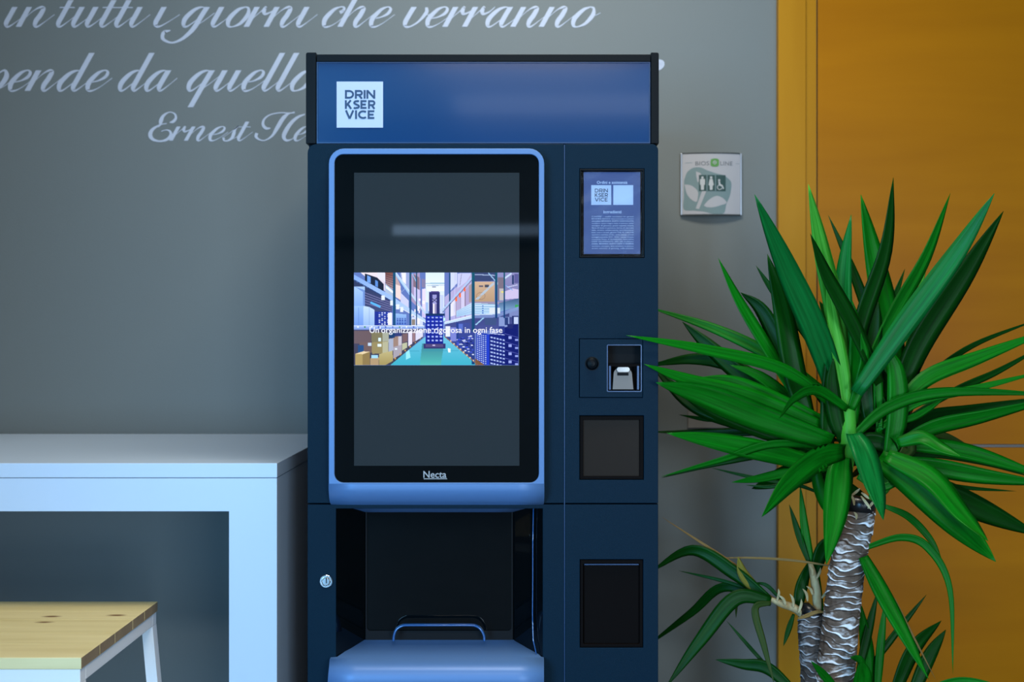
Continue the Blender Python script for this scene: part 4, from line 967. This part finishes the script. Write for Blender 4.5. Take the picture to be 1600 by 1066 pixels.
# behind layer first: short leaves filling the heart of the three rosettes
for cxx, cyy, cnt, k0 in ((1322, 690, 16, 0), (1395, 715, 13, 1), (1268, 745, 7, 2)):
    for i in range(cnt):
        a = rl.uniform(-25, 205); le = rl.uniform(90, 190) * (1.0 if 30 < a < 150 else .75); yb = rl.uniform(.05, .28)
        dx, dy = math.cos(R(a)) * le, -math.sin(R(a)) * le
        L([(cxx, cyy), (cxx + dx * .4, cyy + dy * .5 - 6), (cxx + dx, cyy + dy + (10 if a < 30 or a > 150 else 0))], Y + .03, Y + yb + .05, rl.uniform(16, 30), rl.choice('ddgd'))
SP = [
 # upright
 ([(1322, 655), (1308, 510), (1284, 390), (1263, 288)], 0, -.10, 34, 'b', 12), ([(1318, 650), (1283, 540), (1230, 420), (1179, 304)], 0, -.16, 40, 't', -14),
 ([(1265, 665), (1243, 590), (1222, 480), (1199, 397)], 0, .0, 38, 'd', 10), ([(1262, 650), (1200, 545), (1155, 470), (1122, 403)], .03, .05, 20, 'g', 25),
 ([(1255, 610), (1222, 545), (1190, 485), (1157, 457)], .06, .10, 25, 'd', -20), ([(1310, 600), (1250, 510), (1208, 455), (1181, 415)], .05, .08, 13, 'd', 0),
 ([(1375, 600), (1335, 510), (1292, 430), (1266, 365)], -.04, -.14, 27, 'd', 18), ([(1392, 610), (1370, 530), (1335, 430), (1294, 336)], .1, .15, 17, 'd', -15),
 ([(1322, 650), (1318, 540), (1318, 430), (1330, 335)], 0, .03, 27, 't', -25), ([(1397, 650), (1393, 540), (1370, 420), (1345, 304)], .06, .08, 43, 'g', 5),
 ([(1322, 640), (1345, 510), (1384, 390), (1396, 277)], .0, -.02, 30, 'd', 20), ([(1345, 600), (1398, 490), (1448, 400), (1485, 302)], .0, .06, 24, 'g', 15),
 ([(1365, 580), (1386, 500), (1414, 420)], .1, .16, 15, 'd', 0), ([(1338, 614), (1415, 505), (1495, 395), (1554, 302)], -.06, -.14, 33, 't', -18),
 ([(1398, 640), (1436, 540), (1510, 425), (1568, 330)], .05, .06, 42, 'd', 12), ([(1408, 640), (1424, 510), (1456, 380)], .1, .14, 9, 'b', 0),
 ([(1326, 690), (1318, 590), (1302, 500), (1292, 430)], -.03, -.05, 24, 'b', 0), ([(1328, 690), (1336, 600), (1338, 520), (1332, 470)], -.02, -.02, 26, 'g', 10),
 ([(1360, 660), (1352, 590), (1365, 520), (1372, 470)], .0, .02, 32, 'd', -10), ([(1292, 700), (1298, 620), (1304, 540), (1296, 475)], -.03, -.02, 34, 'd', 10),
 ([(1340, 650), (1322, 560), (1296, 500), (1280, 470)], .08, .1, 22, 'd', 10), ([(1375, 680), (1372, 600), (1372, 570)], .0, .0, 16, 'g', 0),
 # left fans
 ([(1312, 640), (1225, 578), (1100, 546), (978, 524)], -.02, -.18, 20, 'g', 20), ([(1308, 628), (1215, 562), (1120, 515), (1014, 480)], .06, .2, 20, 'g', 10),
 ([(1262, 668), (1180, 605), (1112, 545), (1066, 503)], .05, .12, 28, 'd', -12), ([(1240, 620), (1145, 572), (1085, 561), (1011, 572)], .1, .2, 22, 'd', 5),
 ([(1300, 692), (1195, 655), (1100, 618), (1025, 598)], -.05, -.14, 44, 'g', -8), ([(1295, 705), (1200, 672), (1110, 636), (1050, 600)], -.02, -.06, 34, 'd', -6), ([(1300, 668), (1230, 636), (1150, 600), (1092, 590)], .0, -.04, 30, 'g', 8), ([(1290, 668), (1180, 622), (1085, 597), (1006, 569)], -.02, -.12, 26, 'g', 15),
 ([(1290, 720), (1190, 668), (1085, 632), (1017, 570)], .08, .2, 32, 'd', 0), ([(1275, 705), (1210, 675), (1120, 676), (1013, 675)], .08, .2, 15, 'd', 20),
 ([(1290, 730), (1205, 708), (1120, 690), (1042, 677)], -.02, -.10, 32, 'g', 18), ([(1315, 700), (1210, 694), (1130, 718), (1033, 745)], -.04, -.08, 13, 'g', -20),
 ([(1260, 700), (1165, 715), (1100, 728), (1033, 747)], .06, .1, 12, 'd', 0), ([(1295, 732), (1235, 738), (1185, 748), (1143, 754)], -.02, -.06, 15, 'g', 10),
 ([(1280, 770), (1240, 757), (1200, 761), (1165, 758)], .05, .08, 7, 'd', 0), ([(1250, 760), (1180, 747), (1110, 731)], .05, .08, 6, 'd', 0),
 ([(1322, 706), (1282, 716), (1232, 755), (1190, 808)], -.06, -.28, 40, 'g', -10), ([(1325, 640), (1278, 610), (1242, 622), (1216, 656)], -.05, -.22, 17, 'g', -25),
 ([(1300, 690), (1250, 640), (1190, 590), (1140, 570)], .04, .06, 22, 'g', 15), ([(1290, 680), (1245, 650), (1200, 632), (1150, 625)], .06, .1, 18, 'd', 10),
 ([(1320, 720), (1270, 740), (1230, 720), (1200, 700)], .06, .12, 22, 'd', 10), ([(1060, 648), (1100, 655), (1150, 660), (1270, 705)][::-1], .1, .2, 9, 'd', 0),
 # hanging in front
 ([(1330, 640), (1345, 600), (1352, 560), (1345, 520)], -.04, -.06, 22, 'g', 10), ([(1318, 690), (1306, 650), (1300, 600), (1302, 560)], -.03, -.05, 26, 'd', 0), ([(1350, 720), (1372, 700), (1385, 660), (1380, 620)], .0, .0, 30, 'd', 0), ([(1330, 700), (1360, 690), (1390, 700), (1400, 730)], .0, -.02, 30, 'd', 10),
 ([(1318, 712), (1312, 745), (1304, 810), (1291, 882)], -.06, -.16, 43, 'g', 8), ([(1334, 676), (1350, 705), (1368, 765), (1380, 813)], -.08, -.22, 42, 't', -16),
 ([(1372, 716), (1432, 758), (1500, 822), (1556, 878)], -.04, -.22, 50, 'g', 12), ([(1385, 712), (1455, 748), (1505, 805), (1544, 846)], -.06, -.24, 38, 'g', -25),
 ([(1400, 730), (1480, 772), (1550, 805), (1625, 838)], .04, .08, 40, 'd', 8), ([(1410, 742), (1500, 761), (1588, 768)], .05, .1, 7, 'd', 0),
 ([(1385, 722), (1455, 730), (1540, 745), (1650, 758)], .0, -.05, 30, 'g', 15), ([(1410, 695), (1480, 700), (1550, 717), (1650, 752)], .02, .02, 26, 'g', -12),
 ([(1402, 692), (1440, 684), (1472, 700), (1503, 714)], -.04, -.12, 22, 'g', -30), ([(1412, 684), (1445, 675), (1480, 683), (1510, 694)], .06, .12, 14, 'k', 0),
 ([(1390, 715), (1460, 712), (1540, 725), (1620, 748)], .06, .1, 8, 'd', 0), ([(1400, 690), (1420, 700), (1400, 720)], .0, -.03, 26, 'k', 0),
 # right fans
 ([(1395, 640), (1450, 590), (1520, 540), (1630, 496)], .05, .12, 11, 'd', 10), ([(1400, 640), (1450, 590), (1530, 558), (1650, 512)], .02, .04, 25, 'g', -18),
 ([(1400, 665), (1490, 612), (1560, 580), (1640, 535)], .06, .14, 12, 'd', 0), ([(1372, 672), (1435, 628), (1520, 608), (1640, 578)], .0, .0, 14, 'g', -20),
 ([(1330, 685), (1390, 636), (1480, 613), (1660, 617)], -.03, .0, 20, 'g', 10), ([(1400, 700), (1440, 655), (1520, 640), (1660, 618)], .06, .12, 20, 'd', 5),
 ([(1395, 700), (1460, 668), (1540, 650), (1660, 620)], .0, -.02, 26, 'g', 22), ([(1388, 735), (1402, 650), (1400, 580), (1382, 540)], -.02, .0, 34, 'g', 0),
 ([(1340, 745), (1375, 762), (1408, 747), (1420, 722)], -.05, -.07, 13, 'g', 0), ([(1375, 580), (1395, 625), (1390, 680), (1370, 650)], .03, .05, 22, 'd', 0),
 ([(1372, 665), (1420, 655), (1450, 640), (1480, 618)], .0, .02, 12, 'g', 10),
 # lower right
 ([(1380, 790), (1420, 808), (1455, 845), (1474, 885)], .02, .0, 12, 'g', 0), ([(1350, 857), (1408, 840), (1450, 856), (1484, 920), (1489, 1054)], -.02, -.08, 13, 'g', 10),
 ([(1349, 870), (1375, 920), (1410, 985), (1451, 1062)], -.04, -.16, 27, 'g', -12), ([(1398, 935), (1430, 1000), (1463, 1064)], .0, .02, 3, 'o', 0),
 ([(1355, 1050), (1398, 992), (1448, 929)], .08, .1, 12, 'd', 0), ([(1395, 1090), (1428, 1015), (1471, 970)], .06, .1, 26, 'd', 10),
 ([(1420, 1100), (1450, 1030), (1478, 984)], .08, .12, 22, 'd', -10), ([(1370, 1090), (1376, 1010), (1384, 935)], .05, .07, 14, 'g', 0),
 ([(1342, 1050), (1356, 990), (1372, 922)], .04, .08, 15, 'd', 0), ([(1355, 1100), (1355, 1020), (1342, 935)], .06, .06, 24, 'g', 10),
 ([(1344, 1100), (1348, 1060), (1346, 1032)], -.06, -.12, 30, 'g', 0), ([(1430, 1085), (1500, 1063), (1580, 1076)], -.05, -.1, 10, 'g', 0),
 ([(1352, 1042), (1342, 1030), (1328, 1027)], -.06, -.1, 12, 'g', 0),
 # lower left shoot
 ([(1242, 948), (1200, 932), (1148, 884), (1034, 808)], .05, .12, 8, 'o', 0), ([(1200, 936), (1148, 896), (1082, 860), (1014, 895)], .05, .14, 22, 'd', -10),
 ([(1185, 926), (1130, 908), (1060, 892)], .06, .14, 6, 'd', 0), ([(1200, 936), (1130, 918), (1080, 958), (1008, 1012)], .08, .22, 15, 'd', 5),
 ([(1205, 940), (1150, 935), (1095, 1000), (1040, 1075)], .04, .02, 24, 'd', 10), ([(1192, 932), (1163, 900), (1153, 870)], .06, .08, 18, 'y', 10),
 ([(1222, 940), (1198, 915), (1175, 911)], .06, .08, 6, 'd', 0), ([(1155, 930), (1151, 945), (1150, 966)], .08, .1, 5, 'k', 0),
 ([(1205, 942), (1180, 952), (1194, 1010), (1210, 1070)], .04, .0, 12, 'k', 0), ([(1215, 1060), (1170, 1010), (1135, 970)], .08, .1, 6, 'd', 0),
 ([(1245, 1085), (1200, 1045), (1160, 1038), (1118, 1031)], .06, .1, 20, 'd', 0), ([(1240, 960), (1232, 985), (1224, 1010)], .06, .06, 9, 'd', 0),
 ([(1300, 885), (1240, 876), (1170, 872), (1095, 873)], .04, .12, 4, 'o', 0),
 ([(1270, 895), (1258, 830), (1250, 757)], .07, .1, 14, 'g', 0), ([(1264, 880), (1248, 835), (1233, 788)], .07, .1, 11, 'd', 0),
 ([(1272, 900), (1284, 862), (1302, 842), (1330, 800)], .07, .08, 24, 'd', 0), ([(1246, 955), (1253, 915), (1268, 872)], .08, .1, 20, 'd', 0),
 ([(1286, 958), (1281, 920), (1278, 885)], .07, .08, 6, 'g', 0), ([(1315, 1090), (1290, 1058), (1267, 1033)], -.06, -.14, 14, 'g', 0),
]
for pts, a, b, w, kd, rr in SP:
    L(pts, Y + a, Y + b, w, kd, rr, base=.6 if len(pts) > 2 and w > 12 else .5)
# stems of the rosettes
for pts, rad, m in (([(1322, 792, 0), (1320, 750, -.01), (1324, 690, -.02), (1324, 620, -.02), (1318, 570, -.02)], [.010, .014, .018, .014, .006], 'b'),
                    ([(1352, 792, .02), (1385, 755, .03), (1398, 700, .03), (1400, 640, .03)], [.010, .014, .016, .008], 'b'),
                    ([(1325, 815, .02), (1295, 795, .03), (1280, 760, .03), (1275, 730, .03)], [.007, .012, .014, .008], 'g')):
    bm = bmesh.new(); tube(bm, [Vector(q) for q in crom([tuple(P(a, b, Y + c)) for a, b, c in pts], 5)], [float(r[0]) for r in crom([(r,) for r in rad], 5)], 14)
    o = bm_obj('stem', bm, LM[m], yc, True)
for pts, rad in (([(1277, 955, .06), (1276, 930, .06), (1272, 905, .06), (1266, 880, .06)], [.009, .010, .009, .005]),
                 ([(1256, 962, .05), (1240, 950, .05), (1222, 944, .05), (1198, 934, .05)], [.008, .009, .008, .004])):
    bm = bmesh.new(); tube(bm, [Vector(q) for q in crom([tuple(P(a, b, Y + c)) for a, b, c in pts], 5)], [float(r[0]) for r in crom([(r,) for r in rad], 5)], 12)
    bm_obj('shoot', bm, M['cream'], yc, True)
# ragged dry sheath scales on shoots and trunk top
LM['c'] = M['cream']
L([(1247, 967), (1262, 962), (1276, 957), (1292, 957)], Y + .02, Y + .025, 7, 'o', 0, name='dry_strip')
for x, y, dx, dy, c_ in ((1270, 900, -6, -16, .045), (1276, 905, 6, -18, .045), (1270, 930, -10, -14, .045), (1284, 935, 7, -12, .045), (1262, 940, -8, -20, .04), (1240, 950, -6, -22, .035), (1228, 946, -12, -16, .035), (1248, 958, 4, -22, .035), (1214, 940, 2, -20, .04),
                         (1335, 790, -8, -18, -.04), (1330, 775, 14, -12, -.04), (1345, 775, 16, 22, -.045), (1356, 795, 10, -14, -.035), (1338, 812, -4, -12, -.035), (1346, 770, 12, 10, -.04)):
    L([(x, y), (x + dx * .5 + 2, y + dy * .6), (x + dx, y + dy)], Y + c_, Y + c_ - .01, 4.5, 'c', 0, name='sheath')
